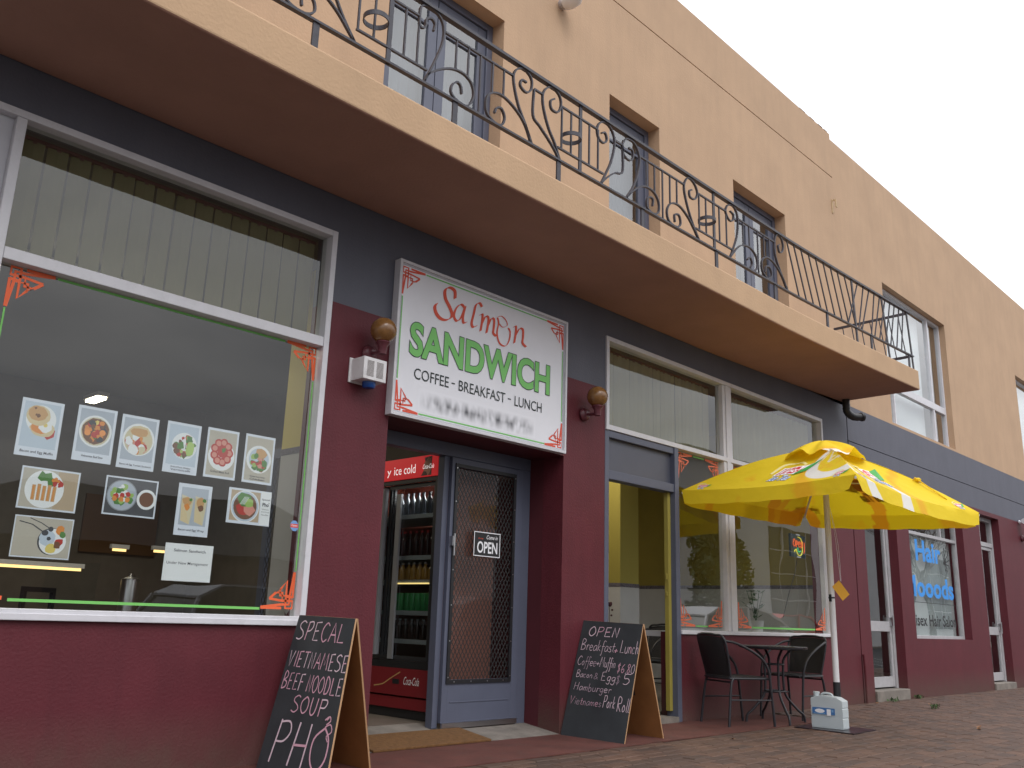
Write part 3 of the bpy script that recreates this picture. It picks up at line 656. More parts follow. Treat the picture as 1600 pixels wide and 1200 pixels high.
mb = MB(); mb.box(9.55, 9.95, 1.95, 2.35, 1.42, 3.71); obj('yellow_pillar', mb, mat('pillar_yellow', (.36,.30,.06), .7), B); mb = MB(); mb.box(9.545, 9.955, 1.945, 2.355, .08, 1.37); obj('tiled_wall', mb, M_TILE, B); mb = MB(); mb.box(9.543, 9.957, 1.943, 2.357, 1.37, 1.42); obj('tile_border', mb, M_TILEB, B)
# lights inside: lit fittings, plus an unseen pair added to brighten the shop front
M_TUBE = mat('fluorescent', (1,.95,.8), .5, emis=(1,.88,.62), estr=9); M_TUBE2 = mat('warm_tube', (1,.8,.4), .5, emis=(1,.66,.25), estr=1.6)
def fluoro(loc, L_, label, rz=0, wid=.12, mt=None, grp='lit fluorescent fittings inside the shop'):
    t = thing('fluorescent_light', label, 'ceiling light', loc, rz, grp)
    mb = MB(); mb.box(-L_/2, L_/2, -wid/2, wid/2, .0, .05); obj('housing', mb, M_WHITE, t)
    mb = MB(); mb.box(-L_/2+.03, L_/2-.03, -wid/2+.015, wid/2-.015, -.03, -.0005); obj('diffuser', mb, mt or M_TUBE, t)
    return t
fluoro((4.15, 5.8, 3.36), .42, 'lit fluorescent fitting seen above the muffin and stew posters', R(90), .14)
fluoro((3.72, 5.6, 1.33), 1.0, 'long yellow lit tube low at the left over the counter', R(0), .06, M_TUBE2)
fluoro((4.77, 6.0, 1.61), .22, 'short lit tube deep in the shop below the prawn roll poster', R(0), .06, M_TUBE2)
fluoro((5.28, 6.0, 1.63), .2, 'short lit tube deep in the shop left of the management notice', R(0), .06, M_TUBE2)
fluoro((8.6, 2.2, 3.6), 1.2, 'lit ceiling fitting of the yellow dining room', R(0), .2)
def pointlamp(name, loc, e, size=.4, col=(1,.9,.72)):
    d = bpy.data.lights.new(name, 'AREA'); d.energy = e; d.size = size; d.color = col; o = bpy.data.objects.new(name, d); COL.objects.link(o); o.location = loc; return o
pointlamp('shop_lamp', (3.75, 4.2, 3.28), 30, .8)
fluoro((2.5, 2.32, 3.63), 1.2, 'unseen ceiling fitting added behind the left transom bar to light the front of the shop', 0, .09); pointlamp('shop_front_fill', (2.5, 2.2, 3.5), 24, .8)  # fitting and area lamp added out of view to brighten the left shop
pointlamp('dining_lamp', (8.6, 2.0, 3.5), 24, .8)

# ================================================================== BALCONY RAILING
RY = -1.05
T = thing('balcony_railing', 'dark wrought iron balcony railing with scrolls, rings and slanted bars along the slab edge', 'railing', (0, 0, 0))
def RZ(x, z): return (x, RY, z+dz(x))
def rail(name, xa, xb, z, w, d):
    n = max(1, int((xb-xa)/.8)); pts = [RZ(xa+(xb-xa)*i/n, z) for i in range(n+1)]
    mb = MB(); mb.ribbon(pts, w, d); return obj(name, mb, M_IRON, T)
rail('handrail', -3, 12.02, 5.012, .024, .044); rail('bottom_rail', -3, 12.05, 4.402, .016, .034)
def bar_(name, x, za, zb, w=.013): mb = MB(); mb.bar(RZ(x, za), RZ(x, zb), w, w); return obj(name, mb, M_IRON, T)
PX = [(-.87), 1.11, 3.09, 5.05, 7.07]
for x in PX: mb = MB(); mb.bar(RZ(x, 4.394), RZ(x, 5.003), .034, .012); obj('post', mb, M_IRON, T)
for x in (-1.5, -.3, .6, 1.6, 2.54, 3.69, 4.79, 5.9, 7.10, 8.25, 9.47, 10.69, 11.9): mb = MB(); mb.bar(RZ(x, 4.205), RZ(x, 4.394), .045, .014); obj('foot', mb, M_IRON, T)
for xa, xb in ((3.10,3.33),(3.55,4.26),(4.49,4.59),(4.81,5.27),(5.50,5.61),(5.86,6.56),(6.79,7.29),(7.51,8.27)):
    for sh in ((0, -3.97) if 5.0 < xb < 6.7 else (0,)): rail('inner_rail', xa+sh, xb+sh, 4.888, .014, .018)
for xa, xb in ((2.83,3.42),(4.77,5.35),(6.74,7.40)):
    for sh in ((0, -3.97) if 4 < xa < 6 else (0,)): rail('inner_rail', xa+sh, xb+sh, 4.512, .014, .018)
BARS = [(3.216,4.888,4.512),(3.329,4.888,4.512),(3.677,4.888,4.655),(3.795,4.888,4.63),(3.916,4.888,4.402),(4.04,4.888,4.64),(4.157,4.888,4.665),(4.82,4.888,4.512),(4.935,4.888,4.512),
        (5.165,4.888,4.512),(5.28,4.888,4.512),(5.963,4.888,4.64),(6.084,4.888,4.62),(6.208,4.888,4.402),(6.325,4.888,4.615),(6.437,4.888,4.655),(6.81,4.888,4.512),(6.93,4.888,4.512),
        (7.17,4.888,4.512),(7.30,4.888,4.512),(7.62,4.888,4.64),(7.744,4.888,4.65),(7.915,4.888,4.402),(8.046,4.888,4.65),(8.16,4.888,4.66),(2.84,4.888,4.512),(2.965,4.888,4.512)]
for x, a, b in BARS: bar_('baluster', x, a, b)
for x, a, b in BARS:
    if 5.1 < x < 6.5: bar_('baluster', x-3.97, a, b)
SC = dict(
up1=[(3.457,4.84),(3.466,4.90),(3.432,4.925),(3.388,4.895),(3.382,4.83),(3.34,4.81),(3.329,4.857),(3.335,4.963),(3.399,5.003),(3.491,4.99),(3.544,4.928),(3.545,4.80),(3.482,4.609),(3.40,4.412)],
lo1=[(3.744,4.487),(3.731,4.544),(3.692,4.556),(3.648,4.503),(3.652,4.442),(3.721,4.412),(3.806,4.421),(3.859,4.526),(3.824,4.622),(3.724,4.653),(3.593,4.614),(3.45,4.507),(3.40,4.412)],
lo2=[(4.074,4.489),(4.092,4.538),(4.144,4.554),(4.178,4.496),(4.15,4.425),(4.078,4.412),(3.993,4.46),(3.987,4.571),(4.045,4.64),(4.149,4.665),(4.279,4.626),(4.393,4.543),(4.47,4.41)],
up2=[(4.40,4.90),(4.345,4.896),(4.335,4.84),(4.40,4.815),(4.455,4.87),(4.452,4.96),(4.374,5.002),(4.297,4.967),(4.257,4.895),(4.272,4.792),(4.322,4.662),(4.40,4.543),(4.476,4.411)],
up3=[(4.726,4.914),(4.679,4.874),(4.693,4.81),(4.765,4.813),(4.805,4.892),(4.785,4.969),(4.711,5.002),(4.641,4.975),(4.589,4.893),(4.6,4.775),(4.663,4.63),(4.739,4.528),(4.8,4.411)],
v3=[(4.488,4.885),(4.483,4.66),(4.56,4.60),(4.65,4.54),(4.74,4.47),(4.795,4.406)],
up4=[(5.324,4.878),(5.371,4.899),(5.395,4.846),(5.352,4.797),(5.285,4.815),(5.265,4.899),(5.31,4.971),(5.391,5.0),(5.473,4.954),(5.502,4.853),(5.461,4.686),(5.394,4.547),(5.315,4.407)],
v4=[(5.612,4.885),(5.614,4.64),(5.503,4.582),(5.395,4.493),(5.315,4.407)],
up5=[(5.699,4.899),(5.757,4.895),(5.757,4.818),(5.699,4.784),(5.628,4.812),(5.614,4.901),(5.675,4.976),(5.787,4.976),(5.86,4.871),(5.829,4.704),(5.756,4.542),(5.656,4.405)],
lo5=[(6.05,4.482),(6.056,4.546),(6.006,4.552),(5.965,4.506),(5.974,4.435),(6.064,4.412),(6.141,4.458),(6.143,4.555),(6.067,4.624),(5.932,4.625),(5.799,4.549),(5.656,4.405)],
lo6=[(6.398,4.453),(6.395,4.524),(6.468,4.541),(6.487,4.461),(6.416,4.412),(6.302,4.43),(6.274,4.526),(6.344,4.618),(6.481,4.638),(6.637,4.562),(6.794,4.411)],
up6=[(6.688,4.882),(6.647,4.859),(6.657,4.80),(6.739,4.807),(6.785,4.889),(6.732,4.966),(6.63,4.985),(6.559,4.886),(6.583,4.748),(6.677,4.564),(6.794,4.411)],
up7=[(7.381,4.919),(7.44,4.90),(7.422,4.83),(7.352,4.818),(7.292,4.885),(7.338,4.968),(7.444,4.995),(7.519,4.917),(7.508,4.73),(7.428,4.549),(7.345,4.41)],
lo7=[(7.69,4.50),(7.745,4.543),(7.785,4.488),(7.743,4.425),(7.81,4.412),(7.885,4.479),(7.869,4.593),(7.738,4.652),(7.546,4.601),(7.345,4.41)],
lo8=[(8.043,4.472),(8.074,4.549),(8.156,4.554),(8.183,4.475),(8.09,4.42),(7.985,4.48),(7.992,4.589),(8.083,4.655),(8.235,4.645),(8.384,4.564),(8.52,4.41)],
up8=[(8.387,4.895),(8.355,4.87),(8.38,4.81),(8.44,4.83),(8.47,4.90),(8.44,4.98),(8.343,5.0),(8.284,4.916),(8.272,4.774),(8.362,4.612),(8.535,4.405)])
def scroll(pts, sh=0):
    p = spline([RZ(x+sh, z) for x, z in pts], 5); mb = MB(); mb.ribbon(p, .013, .021); obj('scroll', mb, M_IRON, T, smooth=True)
for k, v in SC.items():
    scroll(v)
    if k in ('up4','v4','up5','lo5','lo6','up6'): scroll(v, -3.97)
for x in (2.975, 4.935, 6.945, -1.0):
    mb = MB(); n = 28; rr_, hh = .086, .017; vs = []
    for k in range(n):
        q = 2*math.pi*k/n
        for r_, z_ in ((rr_, -hh), (rr_, hh), (rr_-.007, hh), (rr_-.007, -hh)): vs.append((x+r_*math.cos(q), RY+r_*math.sin(q), 4.66+z_))
    mb.add(vs, [(4*k+a, 4*((k+1) % n)+a, 4*((k+1) % n)+(a+1) % 4, 4*k+(a+1) % 4) for k in range(n) for a in range(4)]); obj('ring', mb, M_IRON, T, smooth=True)
for xa, xb in ((8.56,8.80),(8.72,8.97),(8.89,9.14),(9.07,9.32),(9.25,9.49),(9.44,9.68),(9.63,9.87),(9.81,10.05),(10.0,10.26),
               (10.38,10.03),(10.55,10.33),(10.72,10.42),(10.88,10.70),(11.05,10.80),(11.22,10.95),(11.38,11.14),(11.53,11.30),(11.68,11.50),(11.82,11.66)):
    mb = MB(); mb.bar(RZ(xa, 5.005), RZ(xb, 4.402), .013, .013); obj('baluster', mb, M_IRON, T)
for xa, xb, w_ in ((10.20, 10.27, .036), (11.10, 11.24, .034), (11.93, 12.04, .034)):
    mb = MB(); mb.bar(RZ(xa, 5.005), RZ(xb, 4.222), w_, .014); obj('post', mb, M_IRON, T)
d_ = dz(12.0)
for z_ in (5.012, 4.402):
    mb = MB(); mb.bar((12.01, RY+.02, z_+d_), (12.01, -.002, z_+d_-.02), .018, .034); obj('return_rail', mb, M_IRON, T)
for i in range(7):
    y = RY+.14+i*.13; mb = MB(); mb.bar((12.01, y, 5.0+d_), (12.01, y-.07, 4.402+d_), .011, .011, up=(1,0,0)); obj('baluster', mb, M_IRON, T)

# ================================================================== VERTICAL BLINDS
M_SLAT = mat('blind_slat', (.175, .152, .078), .85, var=.08)
M_SLATD = mat('blind_fittings', (.12, .05, .045), .6)
def blind(x0, x1, z0, z1, n, label, ms_=None, wf=.86):
    t = thing('vertical_blind', label, 'vertical blind', (x0, .17, z0), 0, 'vertical blinds behind the window transoms')
    W_, H_ = x1-x0, z1-z0; p = W_/n; mb = MB(); mb.box(0, W_, -.01, .03, H_-.02, H_); obj('headrail', mb, M_SLATD, t)
    sl = None
    for i in range(n):
        if sl is None:
            m = MB(); m.add([(-.062,0,.02),(0,-.006,.02),(.062,0,.02),(.062,0,H_-.022),(0,-.006,H_-.022),(-.062,0,H_-.022)], [(0,1,4,5),(1,2,3,4)])
            m.add([(-.062,.0012,.02),(0,-.0048,.02),(.062,.0012,.02),(.062,.0012,H_-.022),(0,-.0048,H_-.022),(-.062,.0012,H_-.022)], [(5,4,1,0),(4,3,2,1)])
            sl = obj('slat', m, ms_ or M_SLAT, t, fixn=False); o = sl
        else: o = sl.copy(); COL.objects.link(o)
        o.parent = t; o.scale.x = p/.124*wf; o.location = (p*(i+.5), 0, 0); o.rotation_euler = (0, rnd.uniform(-.006,.006), R(-9+rnd.uniform(-4,4)))
    mb = MB()
    for i in range(n):
        mb.box(p*(i+.5)-.012, p*(i+.5)+.012, -.008, .008, H_-.035, H_-.021)
        mb.box(p*(i+.5)-p*.4, p*(i+.5)+p*.15, -.012, -.009, .012, .022)
    obj('chain', mb, M_SLATD, t)
blind(1.40, 3.45, 2.83, 3.60, 15, 'olive vertical blind in the top of the left shop window')
blind(6.80, 8.88, 2.77, 3.61, 15, 'olive vertical blind above the side door and its neighbour pane', mat('blind_slat_pale', (.25,.23,.15), .85), .80)
blind(9.12, 11.36, 2.77, 3.61, 16, 'olive vertical blind above the window that the parasol covers', mat('blind_slat_pale', (.25,.23,.15), .85), .78)

# ================================================================== MAIN SIGN
t = thing('shop_sign', 'white rectangular shop sign reading Salmon Sandwich in red and green over the entrance', 'sign', (0, 0, 0))
mb = MB(); mb.box(4.095, 6.055, -.055, -.015, 2.395, 3.59); 
M_SIGN = mat('sign_white', (.82,.82,.86), .45, var=.04, vscale=4)
obj('panel', mb, M_SIGN, t)
mb = MB(); frame_rect(mb, 4.072, 6.078, 2.372, 3.614, -.075, -.001, .024); obj('frame', mb, M_WHITE, t, bevel=.003)
mb = MB(); frame_rect(mb, 4.0965, 6.0535, 2.3965, 3.5895, -.062, -.0555, .012); obj('inner_trim', mb, mat('trim_grey', (.5,.5,.54), .4), t)
M_SRED = mat('sign_red', (.72, .09, .045), .6); M_SGRN = mat('sign_green', (.20, .56, .15), .6); M_SDK = mat('sign_ink', (.02,.03,.03), .6)
pr = Print(facade(.0555-.111))
pr.fn = lambda u, v, h: (u, -.0555-h, v)
for cu, cv, sx, sz in ((4.118,3.562,1,-1),(6.028,3.562,-1,-1),(6.028,2.42,-1,1),(4.118,2.42,1,1)): fret(pr, cu, cv, sx, sz, .225, 0, .015)
for a in ((4.35,3.553,5.80,3.564),(4.35,2.418,5.80,2.429),(4.118,2.66,4.128,3.32),(6.018,2.66,6.028,3.32)): pr.rect(*a, 1)
pr.rect(4.112,2.66,4.114,3.32, 2); pr.rect(6.032,2.66,6.034,3.32,2)
# brush script word, drawn with a slanted broad nib
NA = R(35); Wn = .036
pr.nib([(4.668,3.452),(4.66,3.515),(4.60,3.528),(4.555,3.49),(4.565,3.42),(4.615,3.36),(4.645,3.30),(4.60,3.25),(4.53,3.238),(4.475,3.27),(4.455,3.32),(4.475,3.355)], Wn, NA, 0)
pr.nib([(4.775,3.405),(4.735,3.42),(4.685,3.37),(4.665,3.30),(4.70,3.265),(4.745,3.31),(4.785,3.415)], Wn*.8, NA, 0); pr.nib([(4.785,3.415),(4.765,3.32),(4.775,3.27),(4.81,3.285)], Wn*.8, NA, 0)
pr.nib([(4.975,3.465),(4.945,3.49),(4.905,3.46),(4.885,3.38),(4.865,3.29),(4.885,3.26),(4.925,3.285)], Wn*.85, NA, 0)
pr.nib([(4.955,3.385),(4.985,3.40),(4.985,3.34),(4.97,3.25)], Wn*.8, NA, 0); pr.nib([(4.98,3.31),(5.02,3.39),(5.055,3.39),(5.055,3.33),(5.04,3.25)], Wn*.8, NA, 0); pr.nib([(5.052,3.31),(5.09,3.39),(5.125,3.39),(5.125,3.32),(5.12,3.27),(5.155,3.25)], Wn*.8, NA, 0)
pr.nib([(5.165,3.42),(5.18,3.37),(5.165,3.28),(5.20,3.20),(5.27,3.19),(5.315,3.25),(5.325,3.33),(5.30,3.36)], .02, NA, 0)
pr.nib([(5.17,3.43),(5.22,3.445),(5.27,3.42),(5.285,3.38),(5.23,3.35),(5.19,3.37)], .012, NA, 0)
pr.nib([(5.365,3.385),(5.395,3.40),(5.395,3.34),(5.38,3.245)], Wn*.8, NA, 0); pr.nib([(5.39,3.31),(5.44,3.39),(5.485,3.39),(5.488,3.32),(5.485,3.27),(5.53,3.245)], Wn*.8, NA, 0)
pr.text('SANDWICH', 4.216, 5.858, 2.860, 3.15, 2, .048, res=4, ref=.048); pr.text('SANDWICH', 4.216, 5.858, 2.860, 3.15, 1, .030, res=4, ref=.048)
pr.text('COFFEE', 4.284, 4.646, 2.69, 2.778, 2, .0); pr.text('-', 4.675, 4.712, 2.732, 2.741, 2); pr.text('BREAKFAST', 4.754, 5.292, 2.69, 2.778, 2, .0); pr.text('-', 5.325, 5.362, 2.732, 2.741, 2); pr.text('LUNCH', 5.408, 5.754, 2.69, 2.778, 2, .0)
obj('lettering', pr, [M_SRED, M_SGRN, M_SDK], t, fixn=False)
# smudged, unreadable phone line
ms = bpy.data.materials.new('smudged_print'); ms.use_nodes = True; q = ms.node_tree; b = q.nodes['Principled BSDF']; b.inputs['Roughness'].default_value = .45
uvn = q.nodes.new('ShaderNodeTexCoord'); zz = q.nodes.new('ShaderNodeTexNoise'); zz.inputs['Scale'].default_value = 1; zz.inputs['Detail'].default_value = 1
mp = q.nodes.new('ShaderNodeMapping'); mp.inputs['Scale'].default_value = (16, 1, 9); q.links.new(uvn.outputs['Object'], mp.inputs['Vector']); q.links.new(mp.outputs[0], zz.inputs['Vector'])
gx = q.nodes.new('ShaderNodeSeparateXYZ'); q.links.new(uvn.outputs['Object'], gx.inputs[0])
def mth(op, a, bb=None, clamp=False):
    n_ = q.nodes.new('ShaderNodeMath'); n_.operation = op; n_.use_clamp = clamp
    for i_, s_ in enumerate((a, bb)):
        if s_ is None: continue
        if isinstance(s_, (int, float)): n_.inputs[i_].default_value = s_
        else: q.links.new(s_, n_.inputs[i_])
    return n_.outputs[0]
ez = mth('SUBTRACT', 1, mth('DIVIDE', mth('ABSOLUTE', mth('SUBTRACT', gx.outputs['Z'], 2.53)), .085), True)
ex = mth('SUBTRACT', 1.0, mth('POWER', mth('DIVIDE', mth('ABSOLUTE', mth('SUBTRACT', gx.outputs['X'], 5.01)), .66), 8), True)
fac = mth('MULTIPLY', mth('MULTIPLY', ez, ex), mth('MULTIPLY', mth('SUBTRACT', zz.outputs['Fac'], .30, True), 2.6, True), True)
mixc = q.nodes.new('ShaderNodeMix'); mixc.data_type = 'RGBA'; mixc.inputs[6].default_value = (.82,.82,.86,1); mixc.inputs[7].default_value = (.07,.07,.08,1); q.links.new(fac, mixc.inputs[0]); q.links.new(mixc.outputs[2], b.inputs['Base Color'])
pr = Print(lambda u, v, h: (u, -.0555-h, v)); pr.rect(4.34, 2.44, 5.68, 2.63, 0); obj('smudged_line', pr, ms, t, fixn=False)

# ================================================================== WALL LAMPS, ALARM BOX, SPOUT
M_AMBER = mat('amber_glass', (.28, .13, .04), .22, var=.5, vscale=9, spec=.6, attr='obj'); M_LBR = mat('maroon_bracket', (.12,.03,.04), .35)
def wall_lamp(x, z, label, r=.098):
    t = thing('wall_lamp', label, 'wall lamp', (x, 0, z), 0, 'amber globe lamps on the maroon wall')
    mb = MB(); mb.lathe([(.055,-.001),(.065,-.02),(.05,-.045),(.03,-.055)], (0,0,0), 20, 'y'); obj('mount', mb, M_LBR, t, smooth=True)
    mb = MB(); mb.tube(spline([(0,-.05,0),(.0,-.10,-.01),(.0,-.155,.0),(.0,-.17,.04)], 5), .013, 10); mb.lathe([(.03,-.03),(.036,.03),(.055,.055),(.05,.065)], (0,-.17,0), 18); obj('arm', mb, M_LBR, t, smooth=True)
    mb = MB(); mb.sphere((0,-.17,.15), r, 28); obj('globe', mb, M_AMBER, t, smooth=True)
    return t
wall_lamp(3.88, 2.80, 'amber globe lamp above the small white box, left of the shop sign')
wall_lamp(6.40, 2.80, 'amber globe lamp on the pillar between the shop sign and the right window')
wall_lamp(20.15, 2.80, 'far amber globe lamp at the right edge beyond the second glazed door')
t = thing('surveillance_camera', 'small white cylindrical camera above the far amber globe lamp', 'camera', (20.1, 0, 3.12))
mb = MB(); mb.lathe([(.04,-.001),(.04,-.02),(.015,-.03),(.015,-.1)], (0,0,0), 12, 'y'); obj('mount', mb, M_WHITE, t)
mb = MB(); mb.tube([(-.16,-.14,.0),(.1,-.1,.02)], .055, 14); obj('housing', mb, M_WHITE, t, smooth=True)
t = thing('alarm_box', 'small white box with grille and blue beacon underneath on the maroon pillar', 'alarm box', (3.83, 0, 2.56))
mb = MB(); mb.box(-.115, .115, -.013, -.001, -.01, .175); mb.box(-.10, .105, -.165, -.0135, .0, .165); obj('casing', mb, mat('box_white', (.74,.72,.72), .5, dirt=.35), t, bevel=.003)
mb = MB()
for c_ in range(2):
    for k in range(14): mb.box(-.07+c_*.085, -.01+c_*.085, -.1665, -.1652, .025+k*.0085, .029+k*.0085)
obj('grille', mb, mat('grille_dark', (.16,.13,.12), .7), t)
mb = MB(); mb.lathe([(.05,-.001),(.05,-.03),(.04,-.045),(.01,-.05)], (.01,-.09,0), 16); obj('beacon', mb, mat('beacon_blue', (.01,.06,.25), .2), t, smooth=True)
t = thing('overflow_spout', 'black curved drain spout under the end of the balcony', 'drain spout', (11.99, -.12, 3.95+dz(11.99)))
mb = MB(); P_ = spline([(0,0,.03),(0,0,-.1),(.02,-.0,-.19),(.10,-.05,-.25),(.22,-.12,-.24)], 5); mb.tube(P_, [.05+.004*(i % 2) for i in range(len(P_))], 14); obj('pipe', mb, mat('black_pvc', (.03,.028,.03), .35), t, smooth=True)
mb = MB(); mb.tube([(.205,-.11,-.242),(.235,-.13,-.238)], .062, 14); obj('collar', mb, mat('black_pvc', (.03,.028,.03), .35), t, smooth=True)
t = thing('drain_pipe', 'short maroon pipe stub at the foot of the dark wall joint', 'pipe', (12.25, -.02, 0))
mb = MB(); mb.tube(spline([(-.02,-.012,.62),(.0,-.012,.52),(.012,-.012,.3),(.012,-.012,.0)], 4), .016, 8); obj('pipe', mb, M_MAROON, t)

# ================================================================== POSTERS
M_PAPER = mat('poster_paper', (.74,.77,.86), .5)
FOOD = dict(white=(.78,.80,.84), pale=(.55,.62,.72), bread=(.62,.36,.16), dough=(.72,.58,.36), red=(.52,.05,.04), orange=(.75,.28,.06), yellow=(.78,.62,.18), green=(.10,.25,.06), lime=(.36,.52,.14), brown=(.20,.09,.05), dark=(.07,.07,.08),
            grey=(.28,.29,.32), wood=(.50,.38,.26), cream=(.68,.60,.42), ink=(.04,.04,.06), pink=(.70,.30,.24), cool=(.46,.50,.58), beige=(.52,.47,.40))
FN = list(FOOD); FM = [mat('print_'+k, v, .5) for k, v in FOOD.items()]; FI = {k: i for i, k in enumerate(FN)}
def poster(label, x0, x1, z0, z1, draw, bgc, cap=None, capw=(.12,.88), capz=(.05,.11), pic=(.07,.16,.93,.95), skew=0):
    t = thing('poster', label, 'poster', (x0, .0632, z0), 0, 'food pictures taped inside the left window'); t.rotation_euler = (0, R(skew), 0)
    W_, H_ = x1-x0, z1-z0; mb = MB(); mb.box(0, W_, 0, .0012, 0, H_); obj('sheet', mb, M_PAPER, t)
    pr = Print(lambda u, v, h: (u*W_, -h*.5, v*H_), .00008); pr.rect(pic[0], pic[1], pic[2], pic[3], FI[bgc])
    asp = W_/H_
    def D(cu, cv, r, c, n=16, wob=0, ry=None, rot=0): pr.disc(cu, cv, r, (r if ry is None else ry)*asp, FI[c], n, wob, rot)
    if draw: draw(pr, D, asp)
    if cap:
        for i, c_ in enumerate(cap if isinstance(cap, list) else [cap]): pr.text(c_, capw[0], capw[1], capz[0]-i*.05, capz[1]-i*.05, FI['ink'], .01)
    obj('picture', pr, FM, t, fixn=False); return t
def scat(D, cx, cy, R_, cols, n, r, asp):
    for i in range(n):
        q = rnd.uniform(0, 6.28); d = R_*math.sqrt(rnd.random()); D(cx+d*math.cos(q), cy+d*math.sin(q)*asp, r*rnd.uniform(.6,1.3), rnd.choice(cols), 8, .3)
def d_muffin(pr, D, a):
    D(.5,.66,.36,'white',24); D(.66,.50,.2,'red',9,.35); D(.56,.50,.3,'dough',20,.05,.2); D(.48,.52,.22,'orange',10,.2,.16); D(.62,.56,.17,'white',14,.1); D(.62,.57,.05,'yellow'); D(.42,.72,.29,'dough',20,.03,.26); D(.40,.76,.23,'bread',18,.08,.18); scat(D,.4,.76,.14,['brown','bread'],7,.04,a)
def d_stew(pr, D, a): D(.5,.56,.42,'white',24); D(.5,.56,.37,'cream',24); D(.5,.56,.34,'brown',20,.05); scat(D,.5,.56,.28,['red','orange','green','brown','yellow','dark','orange'],44,.07,a); D(.3,.52,.08,'orange'); D(.68,.55,.08,'orange')
def d_turk(pr, D, a): D(.5,.56,.43,'white',24); D(.5,.54,.38,'cream',24); scat(D,.5,.48,.28,['red','pink','white','brown','orange'],26,.08,a); D(.5,.72,.30,'dough',8,.1,.16); D(.5,.70,.26,'bread',8,.12,.12); D(.38,.36,.14,'white',10,.15); D(.62,.38,.1,'cream',10,.2)
def d_pork(pr, D, a): D(.55,.55,.37,'white',24); scat(D,.55,.55,.28,['brown','green','red','lime','lime','green'],48,.07,a); D(.72,.5,.13,'lime',9,.2,.22); pr.stroke([(.5,.68),(.56,.5)],.03,FI['white'],0); pr.stroke([(.55,.7),(.6,.52)],.02,FI['white'],0)
def d_roll(pr, D, a): D(.5,.45,.42,'white',24); [D(.5+.24*math.cos(i*.7),.53+.2*math.sin(i*.7),.13,'red',12,.05) for i in range(9)]; [D(.5+.24*math.cos(i*.7),.53+.2*math.sin(i*.7),.08,'pink',10,.05) for i in range(9)]; D(.52,.54,.17,'red',10,.1); D(.55,.58,.09,'green',7,.4)
def d_chick(pr, D, a): D(.5,.5,.42,'white',24); D(.5,.5,.34,'pale',24); scat(D,.5,.44,.24,['red','green','brown','pink','lime'],30,.07,a); D(.55,.62,.2,'bread',8,.15,.16); D(.4,.56,.08,'green',8,.3)
def d_spring(pr, D, a):
    pr.poly([(.6,.05),(.97,.05),(.97,.95),(.62,.95)], FI['wood']); D(.42,.5,.33,'white',26,0,.335)
    D(.42,.78,.1,'green',7,.4); D(.5,.72,.09,'green',7,.4); D(.36,.80,.08,'green',7,.4); scat(D,.62,.68,.08,['red','orange','white'],10,.04,a)
    for i in range(5): pr.stroke([(.24+i*.085,.22),(.24+i*.087,.58+.03*(i%2))], .062, FI['bread'], 0); pr.stroke([(.235+i*.085,.24),(.235+i*.087,.56)], .02, FI['orange'], 0)
def d_fresh(pr, D, a): D(.33,.52,.29,'grey',26); D(.33,.52,.27,'cool',26); scat(D,.33,.52,.18,['green','lime','white','green'],26,.05,a); [D(.22+i*.11,.5+.03*i,.05,'red',9,.2) for i in range(3)]; [D(.2+i*.12,.42,.05,'orange',9,.2) for i in range(3)]; D(.8,.48,.19,'white',22); D(.8,.48,.14,'brown',20)
def d_wrap(pr, D, a):
    for s_ in (0, 1):
        x = .12+.4*s_; pr.poly([(x,.78),(x+.36,.72),(x+.30,.22),(x+.05,.3)], FI['cream']); D(x+.16,.66,.13,'bread',9,.2,.14); D(x+.18,.55,.09,'orange' if s_==0 else 'brown',9,.2); D(x+.28,.70,.05,'green',7,.3); pr.poly([(x,.70),(x+.2,.42),(x+.28,.22),(x+.03,.28)], FI['dough'])
def d_pho(pr, D, a): D(.4,.5,.33,'white',24); D(.4,.5,.31,'pale',24); D(.4,.5,.27,'brown',24); D(.34,.42,.14,'red',9,.2); D(.5,.42,.13,'pink',9,.2); D(.38,.66,.16,'green',9,.25); D(.5,.62,.1,'lime',9,.25); [pr.stroke([(.28+.03*i,.55),(.38+.03*i,.78)],.012,FI['white'],0) for i in range(4)]; pr.rect(.76,.02,.99,.98,FI['white']); pr.text('Special',.78,.97,.72,.79,FI['ink'],.02); pr.text('Pho',.80,.95,.56,.67,FI['ink'],.03); pr.text("'",.945,.96,.64,.69,FI['ink']); pr.text('Vietnam',.79,.96,.46,.50,FI['ink']); pr.text('Beef Soup',.79,.97,.38,.42,FI['ink']); pr.text('Noodles',.79,.96,.30,.34,FI['ink'])
def d_rice(pr, D, a): D(.66,.42,.24,'dark',26); D(.68,.42,.23,'white',26); D(.58,.5,.14,'pale',16,.05); D(.6,.48,.04,'dark',6,.4); D(.66,.24,.09,'yellow',10,.15); D(.78,.4,.08,'red',8,.3); D(.76,.34,.06,'brown',8,.3); D(.78,.7,.08,'orange',9,.2); D(.83,.6,.06,'green',9,.2); pr.stroke([(.08,.86),(.3,.8),(.52,.62)],.025,FI['dark'],0); pr.stroke([(.25,.95),(.45,.85),(.62,.72)],.02,FI['dark'],0); D(.53,.62,.06,'dark',12,0,.05); D(.62,.72,.045,'dark',12)
poster('upright bacon and egg muffin poster, leftmost of the top row', 1.612, 1.835, 1.708, 2.030, d_muffin, 'pale', 'Bacon and Egg Muffin', (.12,.90))
poster('upright beef stew poster with a round bowl of stew, second in the top row', 1.914, 2.138, 1.724, 2.045, d_stew, 'cool', 'Vietnamese Beef Stew', (.22,.78), (.08,.12))
poster('upright poster of a toasted turkish sandwich on a white plate', 2.170, 2.398, 1.717, 2.038, d_turk, 'cool', 'Bacon & Egg Turkish Sandwich', (.08,.92), (.05,.09))
